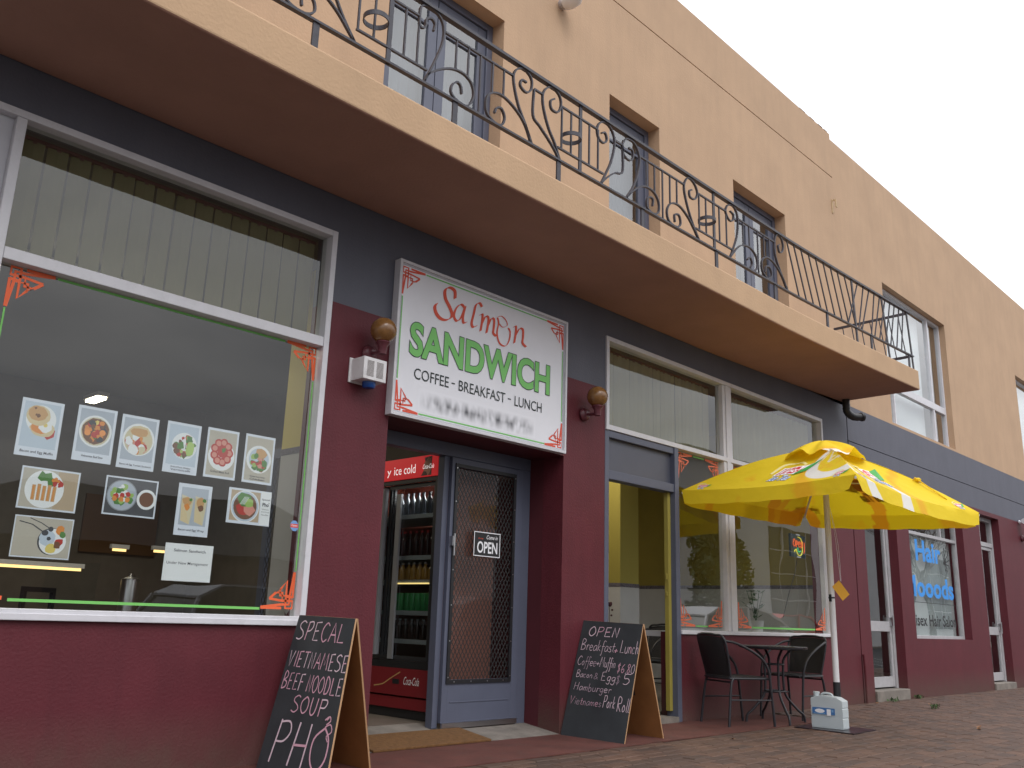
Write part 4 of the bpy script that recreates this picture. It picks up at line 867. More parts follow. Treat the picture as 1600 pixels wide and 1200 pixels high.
poster('upright poster of a green salad bowl with pork and chicken', 2.452, 2.676, 1.730, 2.047, d_pork, 'pale', ['Grilled Pork, Chicken', 'Vermicelli'], (.22,.80), (.10,.135))
poster('upright poster of red rolled meat slices on a white plate', 2.721, 2.942, 1.734, 2.053, d_roll, 'beige', 'Grilled Meat Roll', (.2,.8), (.11,.15), (.06,.05,.94,.95))
poster('upright poster of chicken on salad, rightmost of the top row', 2.992, 3.213, 1.735, 2.057, d_chick, 'beige', ['Grilled Pork Chop', 'Chicken'], (.25,.75), (.12,.155), (.06,.05,.94,.95))
poster('wide poster of five golden spring rolls on a white plate', 1.667, 1.980, 1.424, 1.655, d_spring, 'beige', None, pic=(.03,.04,.97,.96), skew=.3)
poster('wide dark poster of fresh rolls beside a small bowl of dipping sauce', 2.127, 2.443, 1.437, 1.663, d_fresh, 'dark', None, pic=(.03,.04,.97,.96))
poster('upright bacon and egg wrap poster above the new management notice', 2.573, 2.797, 1.356, 1.675, d_wrap, 'cool', 'Bacon and Egg Wrap', (.12,.88), (.08,.135), (.1,.2,.9,.93))
poster('wide poster of a noodle soup bowl with its name printed at the right', 2.912, 3.225, 1.464, 1.691, d_pho, 'wood', None, pic=(.06,.08,.74,.94))
poster('wide grey poster of a rice plate with fork and spoon, lowest at the left', 1.674, 1.984, 1.163, 1.387, d_rice, 'beige', None, pic=(.02,.03,.98,.97))
def d_note(pr, D, a): pr.text('Salmon Sandwich', .18,.84,.78,.86,FI['ink'],.012); pr.text('Under New Management', .06,.92,.42,.52,FI['ink'],.004)
poster('plain pale green notice saying Salmon Sandwich Under New Management', 2.535, 2.849, 1.082, 1.306, d_note, 'white', None, pic=(.0,.0,1,1))

# ================================================================== OPEN SIGN ON DOOR
t = thing('open_sign', 'small black plaque reading Come in OPEN hung on the security door', 'sign', (5.39, .355, 1.435))
mb = MB(); mb.box(0, .318, 0, .004, 0, .208); obj('plaque', mb, M_BLACK, t)
pr = Print(lambda u, v, h: (u, -h, v)); 
for a in ((0,0,.318,.007),(0,.201,.318,.208),(0,.007,.007,.201),(.311,.007,.318,.201)): pr.rect(*a, 0)
pr.text('OPEN', .04,.285,.028,.128,0,.02); pr.text('Come in', .15,.285,.150,.185,0,.01,.3); pr.text('shop', .05,.11,.142,.16,1)
obj('lettering', pr, [mat('print_white', (.85,.85,.87), .6), mat('sign_red', (.7,.08,.06), .5)], t, fixn=False)

# ================================================================== DRINKS FRIDGE (front faces the doorway, towards -x)
FX = 5.20; FY0, FY1 = .62, 1.92
M_FRED = mat('fridge_red', (.48, .012, .02), .35, var=.05); M_FRD = mat('fridge_dark_red', (.20,.01,.016), .5); M_FSIDE = mat('fridge_side', (.33,.12,.085), .5, var=.1)
t = thing('drinks_fridge', 'tall red drinks fridge with glass doors just inside the entrance', 'fridge', (FX, (FY0+FY1)/2, .088))
HW = (FY1-FY0)/2; FH = 2.22
mb = MB(); mb.box(.66,.70,-HW,HW,0,FH); mb.box(.0,.66,HW-.03,HW,.0,FH); mb.box(.0,.66,-HW,-HW+.03,0,FH); mb.box(.0,.66,-HW+.03,HW-.03,FH-.03,FH); mb.box(.0,.66,-HW+.03,HW-.03,.40,.44); obj('cabinet', mb, M_FSIDE, t)
mb = MB(); mb.box(-.03,-.001,-HW,HW,2.03,FH); HD = obj('header_panel', mb, mat('fridge_header', (.62,.02,.03), .35, emis=(.8,.02,.03), estr=.28), t)
fy = lambda x0: (lambda u, v, h: (x0-h, HW-u, v))
pr = Print(fy(-.0305)); pr.text('ice cold', .70, 1.00, 2.075, 2.155, 0, .0); pr.text('y', .60,.655,2.06,2.125,0); pr.poly([(1.08,2.04),(1.22,2.04),(1.22,2.21),(1.12,2.2),(1.14,2.12)], 1); pr.disc(1.17,2.12,.06,.07,2,12,.25); pr.text('Coca-Cola', 1.10,1.25,2.10,2.14,0,0,.4)
obj('lettering', pr, [mat('backlit_white', (.85,.85,.87), .6, emis=(1,.95,.95), estr=.55), mat('cola_brown', (.10,.03,.02), .4), mat('splash_tan', (.5,.22,.15), .5)], HD, fixn=False)
mb = MB(); mb.box(-.02,-.001,-HW,HW,.40,.46); mb.box(-.02,-.001,-HW,HW,1.99,2.029); mb.box(-.02,.0,-HW,-HW+.03,.461,1.989); mb.box(-.02,.0,HW-.03,HW,.461,1.989); obj('door_surround', mb, M_BLACK, t)
for y0, y1, xo in ((-HW+.03, .03, .0), (-.02, HW-.03, .022)):
    mb = MB(); mb.box(xo, xo+.02, y0, y0+.035, .462, 1.988); mb.box(xo, xo+.02, y1-.035, y1, .462, 1.988); mb.box(xo+.001, xo+.019, y0+.035, y1-.035, .462, .5); mb.box(xo+.001, xo+.019, y0+.035, y1-.035, 1.95, 1.988)
    Dr = obj('sliding_door', mb, mat('door_black', (.03,.03,.032), .4), t)
    mb = MB(); mb.box(xo+.008, xo+.012, y0+.035, y1-.035, .5, 1.95); obj('pane', mb, glass('fridge_glass', (.75,.78,.78), 1.2) if 'fridge_glass' not in MATS else MATS['fridge_glass'], Dr)
    mb = MB(); yy = y1-.02 if xo == 0 else y0+.1
    if xo == 0: mb.tube([(-.035,-.05+.10,.50),(-.035,.05,1.96)], .032, 12); mb.box(-.02,-.001,-.16,-.10,.47,1.9)
    else: mb.tube([(-.012,.24,.9),(-.012,.24,1.6)], .02, 10)
    obj('handle', mb, mat('handle_grey', (.34,.35,.37), .35, metal=.4), Dr)
mb = MB(); mb.box(-.025,-.001,-HW,HW,.18,.399); pn = obj('kick_panel', mb, M_FRD, t); mb = MB(); mb.box(-.015,-.001,-HW,HW,.075,.165); obj('lower_panel', mb, M_FRD, t); mb = MB(); mb.box(.0,.6,-HW+.02,HW-.02,-.0,.07); obj('plinth', mb, M_BLACK, t)
pr = Print(fy(-.0255)); pr.text('Coca-Cola', 1.00, 1.20, .27, .335, 0, .0, .4); pr.rect(.85,.27,.94,.31,1); pr.stroke([(.6,.24),(.72,.26),(.82,.31),(.95,.37)], .01, 2); obj('lettering', pr, [mat('print_white', (.85,.85,.87), .6), M_BLACK, mat('swirl_gold', (.5,.3,.12), .4)], pn, fixn=False)
SH = [.62, .86, 1.125, 1.335, 1.70]
for z_ in SH:
    mb = MB(); mb.box(.06,.64,-HW+.035,HW-.035,z_-.012,z_); mb.box(.052,.0595,-HW+.035,HW-.035,z_-.02,z_+.018); obj('shelf', mb, mat('shelf_white', (.45,.46,.48), .5), t)
mb = MB(); mb.box(.045,.051,-HW+.05,-.05,1.105,1.116); obj('shelf_light', mb, mat('shelf_glow', (1,.8,.4), .5, emis=(1,.7,.25), estr=1.6), t)
def bottle(nm, h, r, body, cap, y, z_, x, label, grp, can=False):
    bt = thing(nm, label, 'can' if can else 'bottle', (FX+x, (FY0+FY1)/2+y, .088+z_), 0, grp)
    mb = MB()
    if can: mb.lathe([(r*.85,.0),(r,.008),(r,h-.01),(r*.85,h)], n=12)
    else: mb.lathe([(r*.9,.0),(r,.01),(r,h*.55),(r*.85,h*.68),(r*.36,h*.84),(r*.34,h*.92)], n=12)
    obj('body', mb, body, bt, smooth=True)
    if not can: mb = MB(); mb.lathe([(r*.42,h*.92),(r*.42,h)], n=10); obj('cap', mb, cap, bt)
    return bt
rows = [(.62, .19, .03, 'dark_bottle', (.03,.012,.008), (.5,.5,.52), 'small dark bottle with silver cap on the second lowest fridge shelf', 'dark bottles on a low fridge shelf', False),
        (.86, .17, .033, 'drink_can', (.05,.32,.10), (.5,.5,.52), 'green can on the middle fridge shelf', 'green cans on the fridge shelf', True),
        (1.125, .17, .032, 'juice_bottle', (.55,.28,.05), (.75,.75,.75), 'small orange drink bottle with white cap on the fridge shelf above the light strip', 'juice bottles in the fridge', False),
        (1.335, .24, .032, 'cola_bottle', (.05,.01,.01), (.6,.03,.03), 'dark cola bottle with red cap on the upper fridge shelf', 'cola bottles in the fridge', False),
        (1.70, .22, .033, 'water_bottle', (.10,.11,.13), (.12,.12,.14), 'dim bottle on the top fridge shelf', 'bottles on the top fridge shelf', False)]
for z_, h, r, nm, cb_, cc_, lb, gp, can in rows:
    mb_ = mat('drink_'+nm, cb_, .2, spec=.6); mc_ = mat('cap_'+nm, cc_, .4); p0 = None
    for i in range(9):
        y = -HW+.09+i*.078
        if y > .1 and i % 2: continue
        if p0 is None: p0 = bottle(nm, h, r, mb_, mc_, y, z_, .11, lb, gp, can)
        else: copy_tree(p0, None, (FX+.11+rnd.uniform(-.006,.006), (FY0+FY1)/2+y, .088+z_))
pointlamp('fridge_lamp', (FX-.0+.3, 1.0, 2.05), 8, .25, (1,1,1))
t = thing('doormat', 'brown coir doormat lying on the entrance threshold', 'doormat', (4.76, .17, .03)); t.rotation_euler = (R(7.5), 0, 0)
mb = MB(); mb.box(-.60,.55,-.19,.19,-.005,.012); obj('pile', mb, mat('coir', (.22,.105,.035), .98, var=.35, vscale=30, bump=1, bscale=260), t, bevel=.004)

# ================================================================== SANDWICH BOARDS
M_CHALKB = mat('chalkboard', (.034,.038,.043), .75, var=.35, vscale=4); M_PLY = mat('plywood', (.36,.155,.05), .65, var=.3, vscale=3); M_EDGE = mat('board_edge', (.42,.24,.12), .7)
CH = [mat('chalk_pink', (.62,.34,.42), .9), mat('chalk_pale', (.66,.50,.56), .9)]; CH2 = [mat('chalk_faint', (.42,.30,.36), .9), CH[1]]
def board(label, TL, TR, BL, BR, RTL, RTR, RBL, RBR, write):
    cx = (Vector(BL)+Vector(BR)+Vector(RBL)+Vector(RBR))/4; t = thing('sandwich_board', label, 'sandwich board', (cx.x, cx.y, 0))
    c = Vector((cx.x, cx.y, 0)); V_ = lambda p: Vector(p)-c
    def panel(nm, a, b, d, e, th, mf, mbk):
        a, b, d, e = map(V_, (a, b, d, e)); n_ = (b-d).cross(a-d).normalized()   # outward for front
        mb = MB(); vs = [d, e, b, a, d-n_*th, e-n_*th, b-n_*th, a-n_*th]
        mb.m = 0; mb.add(vs, [(0,1,2,3)]); mb.m = 1; mb.add(vs, [(7,6,5,4)]); mb.m = 2; mb.add(vs, [(0,4,5,1),(1,5,6,2),(2,6,7,3),(3,7,4,0)])
        return obj(nm, mb, [mf, mbk, M_EDGE], t), (a, b, d, e, n_)
    # order: TL, TR, BL, BR seen from outside
    fp, (a, b, d, e, n_) = panel('front_panel', TL, TR, BL, BR, .012, M_CHALKB, M_PLY)
    rp, _ = panel('rear_panel', RTL, RTR, RBL, RBR, .012, M_CHALKB, M_PLY)
    n_ = (e-d).cross(a-d).normalized()
    W_, H_ = ((b-a).length+(e-d).length)/2, (a-d).length
    def fn(u, v, h):
        u, v = u/W_, v/H_; return tuple((d*(1-u)+e*u)*(1-v)+(a*(1-u)+b*u)*v + n_*(h+.0005))
    pr = Print(fn, .00003); write(pr, W_, H_); obj('chalk_lettering', pr, CH+CH2, fp, fixn=False)
    mb = MB(); k = (a+b)/2; mb.tube([a+(b-a)*.12+Vector((.012,0,-.01)), a+(b-a)*.22+Vector((.012,0,-.01))], .006); mb.tube([a+(b-a)*.78+Vector((.012,0,-.01)), a+(b-a)*.88+Vector((.012,0,-.01))], .006); obj('hinge', mb, M_STEEL, t)
    mb = MB(); mb.tube([d*.6+a*.4+(e-d)*.5+Vector((.01,0,0)), V_(RBL)*.6+V_(RTL)*.4+(V_(RBR)-V_(RBL))*.5], .003, 6); obj('cord', mb, M_DARK, t)
    return t
def w1(pr, W_, H_):
    L_ = lambda s_, u0, u1, v, h, w_: hand(pr, s_, u0*W_, u1*W_, v*H_, h*H_, [0, 0, 1], w_)
    L_('SPECAL', .05,.90,.835,.125,.0085); L_('VIETNAMESE', .03,1.02,.655,.105,.008); L_('BEEF NOODLE', .03,1.0,.51,.105,.008); L_('SOUP', .28,.84,.375,.105,.008); L_(',', .84,.92,.37,.08,.008)
    L_('PHO', .12,.98,.06,.26,.012); pr.stroke([(.86*W_,.32*H_),(.93*W_,.34*H_),(.96*W_,.30*H_),(.90*W_,.27*H_),(.93*W_,.24*H_)], .008, 0); pr.stroke([(.84*W_,.36*H_),(.90*W_,.385*H_),(.92*W_,.36*H_),(.87*W_,.335*H_)], .008, 0)
def w2(pr, W_, H_):
    def L_(s_, u0, u1, v, h, w_, m_, sl=0): hand(pr, s_, u0*W_, u1*W_, v*H_, h*H_, m_, w_, sl)
    L_('OPEN', .13,.66,.865,.085,.0075,[0,1]); L_('Breakfast', .04,.62,.735,.095,.0045,[1,3]); L_('+', .60,.68,.72,.08,.007,[0]); L_('Lunch', .70,1.0,.735,.11,.0045,[1,1,0])
    L_('Coffee', .04,.36,.60,.08,.0042,[2,3]); L_('+', .35,.42,.60,.07,.0045,[3]); L_('Muffin', .42,.68,.60,.085,.0042,[3]); L_('$6.80', .71,.99,.565,.08,.0048,[0,1])
    L_('Bacon', .06,.34,.495,.06,.004,[2,3]); L_('&', .36,.44,.49,.07,.004,[2]); L_('Egg', .47,.72,.485,.075,.0045,[3]); L_('$', .72,.80,.465,.08,.004,[2]); L_('5', .82,.96,.47,.09,.006,[1])
    L_('Hamburger', .06,.68,.385,.065,.0042,[2,3]); L_('Vietnames', .04,.56,.265,.065,.004,[2,2,0]); L_('Pork', .58,.78,.265,.10,.0048,[1,3]); L_('Roll', .80,1.0,.245,.115,.0048,[1,3])
board('large chalkboard by the entrance advertising Vietnamese beef noodle soup pho', (3.43,-.08,.905), (3.43,-.685,.895), (3.17,-.15,0), (3.17,-.865,0), (3.45,-.685,.895), (3.45,-.08,.905), (3.73,-.55,0), (3.73,-.0,0), w1)
board('open chalkboard by the pillar listing breakfast, coffee and pork roll prices', (6.44,-.0,.932), (6.44,-.645,.915), (6.115,-.03,0), (6.105,-.70,0), (6.46,-.645,.915), (6.46,-.0,.932), (6.70,-.665,0), (6.74,-.02,0), w2)

# ================================================================== PARASOL
U0 = Vector((8.85, -1.2, 0)); t = thing('parasol', 'yellow square market parasol with drink branding standing over the outdoor table', 'parasol', tuple(U0))
rad = 1.45; dF = Vector((-.821,-.570)); dL = Vector((-.57,.821)); dR = -dL; dB = -dF
CZ = {'L': 2.285, 'F': 2.235, 'R': 2.09, 'B': 2.22}
CR = {k: Vector((d.x*rad, d.y*rad, CZ[k])) for k, d in (('L', dL), ('F', dF), ('R', dR), ('B', dB))}
AP = Vector((-.01, -.0, 2.755))
def surf(a, b, s, tt):
    e = a.lerp(b, s); q = 4*s*(1-s)
    e = Vector((e.x*(1-.075*q), e.y*(1-.075*q), e.z-.015*q))
    p = AP.lerp(e, min(tt, 1)); p.z += .055*math.sin(math.pi*min(tt,1))*(1-.9*q) - .035*q*math.sin(math.pi*min(tt,1)*.9)
    p.z += .006*math.sin(s*23+tt*4)*math.sin(math.pi*tt)
    if tt > 1:   # hanging valance
        f = (tt-1); edge = min(s, 1-s); k = min(1, edge/.055); k = math.sin(k*math.pi/2)
        out = Vector((e.x, e.y, 0)).normalized(); p = p + (Vector((0,0,-.145*f*k*(1+.03*math.sin(s*31)))) + out*(.05*f*k))
    return p
# canopy material: printed citrus slices in plan coordinates
mc = bpy.data.materials.new('parasol_fabric'); mc.use_nodes = True; q = mc.node_tree; b = q.nodes['Principled BSDF']; b.inputs['Roughness'].default_value = .75
uvn = q.nodes.new('ShaderNodeTexCoord'); gx = q.nodes.new('ShaderNodeSeparateXYZ'); q.links.new(uvn.outputs['Object'], gx.inputs[0])
nn = q.nodes.new('ShaderNodeTexNoise'); nn.inputs['Scale'].default_value = 2.6; nn.inputs['Detail'].default_value = 2; q.links.new(uvn.outputs['Object'], nn.inputs['Vector'])
nn2 = q.nodes.new('ShaderNodeTexNoise'); nn2.inputs['Scale'].default_value = 9; nn2.inputs['Detail'].default_value = 2; q.links.new(uvn.outputs['Object'], nn2.inputs['Vector'])
def ringf(cx, cy, r, w_, soft=.02, wob=.0):
    dx = mth('SUBTRACT', gx.outputs['X'], cx); dy = mth('SUBTRACT', gx.outputs['Y'], cy)
    d = mth('SQRT', mth('ADD', mth('MULTIPLY', dx, dx), mth('MULTIPLY', dy, dy)))
    if wob: d = mth('ADD', d, mth('MULTIPLY', mth('SUBTRACT', nn2.outputs['Fac'], .5), wob))
    return mth('DIVIDE', mth('SUBTRACT', w_, mth('ABSOLUTE', mth('SUBTRACT', d, r))), soft, True)
cur = None
def layc(fac, col):
    global cur
    x = q.nodes.new('ShaderNodeMix'); x.data_type = 'RGBA'; q.links.new(fac, x.inputs[0])
    if cur is None: x.inputs[6].default_value = (.90,.66,.015,1)
    else: q.links.new(cur, x.inputs[6])
    x.inputs[7].default_value = (*col, 1); cur = x.outputs[2]
npk = mth('MULTIPLY', mth('SUBTRACT', nn.outputs['Fac'], .62, True), 9, True); layc(npk, (.90,.50,.012))
layc(ringf(-.66, -.74, .62, .09, .06, .1), (.90,.50,.015))
layc(ringf(-.58, -.60, .42, .065, .012), (.88,.86,.80)); layc(ringf(-.52, -.54, .20, .03, .02, .25), (.88,.80,.62)); layc(ringf(-.52,-.54, .30, .03, .03, .2), (.90,.56,.02))
layc(ringf(.75, .35, .55, .08, .02, .12), (.82,.36,.012)); layc(ringf(.1, 1.0, .55, .07, .03, .12), (.88,.46,.015)); layc(ringf(.4, -1.05, .5, .06, .05, .1), (.90,.50,.02))
q.links.new(cur, b.inputs['Base Color']); tr = q.nodes.new('ShaderNodeBsdfTranslucent'); q.links.new(cur, tr.inputs['Color']); mxs = q.nodes.new('ShaderNodeMixShader'); mxs.inputs[0].default_value = .32
wr = q.nodes.new('ShaderNodeTexNoise'); wr.inputs['Scale'].default_value = 7; wr.inputs['Detail'].default_value = 3; q.links.new(uvn.outputs['Object'], wr.inputs['Vector']); bp = q.nodes.new('ShaderNodeBump'); bp.inputs['Strength'].default_value = .35; bp.inputs['Distance'].default_value = .03; q.links.new(wr.outputs['Fac'], bp.inputs['Height']); q.links.new(bp.outputs[0], b.inputs['Normal'])
q.links.new(b.outputs[0], mxs.inputs[1]); q.links.new(tr.outputs[0], mxs.inputs[2]); q.links.new(mxs.outputs[0], q.nodes['Material Output'].inputs[0])
PAN = [('L','F'),('F','R'),('R','B'),('B','L')]
M_LG = [mat('logo_red', (.55,.02,.03), .6), mat('print_white', (.85,.85,.87), .6), mat('logo_green', (.05,.33,.06), .6), mat('logo_blue', (.03,.14,.42), .6), mat('logo_cream', (.84,.72,.30), .6)]
for ka, kb in PAN:
    a, b_ = CR[ka], CR[kb]; ns, ntt = 26, 14; rows_ = [i/ntt for i in range(1, ntt+1)]+[1.33, 1.66, 2.0]; vs = [tuple(AP)]; fs = []
    for tt in rows_:
        for i in range(ns+1): vs.append(tuple(surf(a, b_, i/ns, tt)))
    for i in range(ns): fs.append((0, 1+i, 2+i))
    for r_i in range(len(rows_)-1):
        for i in range(ns): o_ = 1+r_i*(ns+1)+i; fs.append((o_, o_+ns+1, o_+ns+2, o_+1))
    mb = MB(); mb.add(vs, fs); cp = obj('canopy_panel', mb, mc, t, smooth=True, fixn=False)
    W_ = (b_-a).length; SL = (a.lerp(b_, .5)-AP).length
    def fn(u, v, h, a=a, b_=b_, W_=W_, SL=SL):
        tt = 1-v/SL; s = .5+u/(W_*tt); p = surf(a, b_, s, tt); e1 = surf(a, b_, s+.01, tt)-p; e2 = surf(a, b_, s, tt-.01)-p; n_ = e1.cross(e2).normalized()
        return tuple(p+n_*(h+.003))
    def sub(pr, quad, m, nu=8):   # curved quads follow the cloth
        (x0, y0), (x1, y1), (x2, y2), (x3, y3) = quad; pts = []; fs = []
        for j in range(3):
            for i in range(nu+1):
                s_, r__ = i/nu, j/2; pts.append(((x0*(1-s_)+x1*s_)*(1-r__)+(x3*(1-s_)+x2*s_)*r__, (y0*(1-s_)+y1*s_)*(1-r__)+(y3*(1-s_)+y2*s_)*r__))
        for j in range(2):
            for i in range(nu): o_ = j*(nu+1)+i; fs.append((o_, o_+1, o_+nu+2, o_+nu+1))
        pr.lay(pts, fs, m)
    def logo(pr, cx, cy, k, kv=None):
        kv = kv or k; P = lambda x, y: (cx+x*k, cy+y*kv)
        pr.stroke([P(-.62,.0),P(-.5,.38),P(-.1,.5),P(.25,.36)], .09*k, 4, 5)
        pr.poly([P(.2,-.15),P(.62,-.02),P(.85,.34),P(.5,.28)], 2)
        sub(pr, [P(-.47,-.12),P(.47,-.06),P(.56,.32),P(-.42,.28)], 1); sub(pr, [P(-.44,-.09),P(.445,-.03),P(.53,.29),P(-.39,.25)], 0)
        pr.text('Lipton', cx-.34*k, cx+.42*k, cy-.05*kv, cy+.22*kv, 1, .03)
        pr.text('Ice Tea', cx-.38*k, cx+.32*k, cy-.42*kv, cy-.13*kv, 3, .07, .3); pr.text('Ice Tea', cx-.37*k, cx+.31*k, cy-.405*kv, cy-.145*kv, 1, .0, .3)
    pr = Print(fn, .00012); logo(pr, .02 if ka == 'L' else -.08, .41 if ka == 'L' else .50, .37 if ka == 'L' else .42, .58)
    obj('logo', pr, M_LG, cp, fixn=False)
    for sgn in (-1, 1): pr = Print(fn, .00012); logo(pr, sgn*(W_/2-.20), .07, .10, .13); obj('small_logo', pr, M_LG, cp, fixn=False)
# vent cap: ruffled second tier
mb = MB(); vs = [tuple(AP+Vector((0,0,.06)))]; fs = []; n_ = 64; nr = 7
for j in range(1, nr+1):
    tj = j/nr
    for k in range(n_):
        ang = 2*math.pi*k/n_; al = ang-math.atan2(dF.y, dF.x); sq = 1/max(abs(math.cos(al)), abs(math.sin(al)), .72)
        c4_ = abs(math.cos(2*al)); rr_ = .41*tj*(1.0-.10*(1-c4_))
        base = AP.z - rr_*.36
        lift = .068*(1-tj**3*.8) + .03*tj*(1-c4_)+.024*math.sin(ang*7+1)*tj+.014*math.sin(ang*13)*tj*tj
        vs.append((AP.x+rr_*math.cos(ang), AP.y+rr_*math.sin(ang), base+lift))
for k in range(n_): fs.append((0, 1+k, 1+(k+1) % n_))
for j in range(nr-1):
    for k in range(n_): a_ = 1+j*n_+k; b2_ = 1+j*n_+(k+1) % n_; fs.append((a_, a_+n_, b2_+n_, b2_))
mb.add(vs, fs); obj('vent_cap', mb, mc, t, smooth=True, fixn=False)
M_POLE = mat('pole_white', (.72,.71,.72), .35, var=.05)
mb = MB(); mb.tube([(0,0,.36),(0,0,2.72)], .029, 16); obj('pole', mb, M_POLE, t, smooth=True)
mb = MB(); mb.tube([(0,0,.02),(0,0,.43)], .034, 16); mb.tube([(0,0,1.22),(0,0,1.235)], .032, 14); mb.box(-.04,-.027,-.012,.012,1.19,1.26); obj('pole_sleeve', mb, M_BLACK, t)
mb = MB(); mb.lathe([(.05,2.33),(.06,2.36),(.06,2.4),(.04,2.42)]); mb.lathe([(.05,2.66),(.055,2.69),(.05,2.72)]); obj('hub', mb, M_POLE, t)
for k, c_ in CR.items():
    mb = MB(); p0 = Vector((0,0,2.68)); p1 = c_+Vector((0,0,-.03)); mb.bar(p0, p1, .016, .02, (0,0,1)); m_ = p0.lerp(p1, .5); mb.bar(Vector((c_.x*.03, c_.y*.03, 2.38)), m_+Vector((0,0,-.012)), .012, .012, (0,0,1)); obj('rib', mb, M_POLE, t)
mb = MB(); a_ = surf(CR['F'], CR['R'], .98, .60); mb.tube([a_+Vector((0,0,.0)), a_+Vector((.0,-.02,.03)), surf(CR['F'],CR['R'],.93,.86)+Vector((0,0,.006))], .007, 6); mb.lathe([(.03,0),(.035,.02),(.02,.035)], tuple(surf(CR['R'],CR['B'],.0,.62)), 10); obj('rib_pocket', mb, mc, t)
BC = [(-.30,.31,0), (-.355,-.30,0), (.20,-.275,0), (.24,.33,0)]
mb = MB(); vs = [(x,y,.003) for x,y,_ in BC]+[(x,y,.011) for x,y,_ in BC]; mb.add(vs, [(3,2,1,0),(4,5,6,7),(0,1,5,4),(1,2,6,5),(2,3,7,6),(3,0,4,7)]); mb.lathe([(.06,.011),(.055,.02),(.036,.02),(.036,.1)], n=18)
obj('base_plate', mb, mat('base_black', (.028,.02,.026), .3), t)
t = thing('swing_tag', 'yellow card tag hanging on a white string from the parasol pole', 'tag', (8.86, -1.24, 1.30))
mb = MB(); mb.obox((.04,-.035,-.0), Vector((.62,-.45,.64)).normalized(), Vector((.6,.8,0)).normalized(), Vector((-.5,.36,.78)).normalized(), .05, .0015, .085); obj('card', mb, mat('tag_yellow', (.78,.40,.03), .6), t)
mb = MB(); mb.tube(spline([(.0,.01,.82),(.02,-.02,.5),(.035,-.04,.09)], 4), .0018, 5); mb.tube(spline([(.0,.01,.82),(.05,-.03,.45),(.045,-.04,.09)], 4), .0018, 5); obj('string', mb, M_PAPER, t)

# water container
t = thing('water_container', 'translucent white jerry can with blue label weighing down the parasol base', 'jerry can', (8.74, -1.165, .0115))
M_JUG = mat('jug_plastic', (.66,.72,.74), .35, var=.06, trans=.25)
mb = MB(); prof = [(-.155,.0),(-.16,.012),(-.16,.095),(-.152,.10),(-.16,.105),(-.16,.185),(-.152,.19),(-.16,.195),(-.158,.255),(-.10,.285),(.02,.297),(.09,.29),(.12,.275),(.155,.272),(.16,.255),(.16,.195),(.152,.19),(.16,.185),(.16,.105),(.152,.10),(.16,.095),(.16,.012),(.155,0)]
mb.prism([(y,z) for y,z in prof], lambda y,z: (-.062, y, z), lambda y,z: (.062, y, z)); jug = obj('body', mb, M_JUG, t, bevel=.008)
mb = MB(); mb.lathe([(.028,.27),(.028,.305),(.031,.306),(.031,.322),(.027,.325)], (0,.125,0), 16); obj('cap', mb, M_JUG, t)
mb = MB(); mb.tube(spline([(0,-.035,.288),(0,-.03,.305),(0,.0,.314),(0,.045,.314),(0,.072,.30),(0,.075,.283)], 4), .011, 8); mb.box(-.063,-.0625,-.03,.03,.262,.274); obj('handle', mb, M_JUG, t)
pr = Print(lambda u, v, h: (-.0705-h, .16-u, v)); pr.rect(.02,.125,.245,.185,0); pr.disc(.095,.155,.05,.018,1,14); pr.text('Spring Water',.06,.13,.15,.16,0) if False else None; pr.poly([(.05,.15),(.09,.175),(.135,.15)],1); pr.rect(.165,.115,.205,.175,1); pr.rect(.212,.15,.232,.172,2); pr.rect(.03,.128,.15,.134,2)
obj('label', pr, [mat('jug_blue', (.06,.18,.42), .5), mat('print_white', (.85,.85,.87), .6), mat('jug_lightblue', (.2,.38,.62), .5)], t, fixn=False)

# ================================================================== TABLE AND CHAIRS
M_BLKM = mat('black_metal', (.022,.021,.026), .42, spec=.5); M_WICK = mat('black_wicker', (.016,.015,.018), .6, bump=1, bscale=220)
def table(loc, rz, label):
    t = thing('cafe_table', label, 'table', loc, rz, 'black cafe tables')
    mb = MB(); mb.lathe([(.30,.707),(.338,.715),(.345,.725),(.345,.735),(.335,.742),(.30,.7425)], n=40); obj('tabletop', mb, mat('table_glass_black', (.03,.03,.035), .18), t, smooth=True)
    for i in range(4):
        q = math.pi/4+i*math.pi/2; c_, s_ = math.cos(q), math.sin(q)
        mb = MB(); mb.tube(spline([(c_*.20,s_*.20,.708),(c_*.115,s_*.115,.62),(c_*.10,s_*.10,.52),(c_*.10,s_*.10,.34),(c_*.13,s_*.13,.24),(c_*.24,s_*.24,.12),(c_*.30,s_*.30,.07),(c_*.315,s_*.315,.0)], 5), .0125, 10); obj('leg', mb, M_BLKM, t, smooth=True)
    mb = MB()
    for z_, r_ in ((.56,.10),(.30,.108)): mb.tube([(r_*math.cos(k*math.pi/12), r_*math.sin(k*math.pi/12), z_) for k in range(25)], .008, 8)
    obj('ring_brace', mb, M_BLKM, t, smooth=True); return t
table((8.87, -.53, 0), R(8), 'round black cafe table under the parasol between two black chairs')
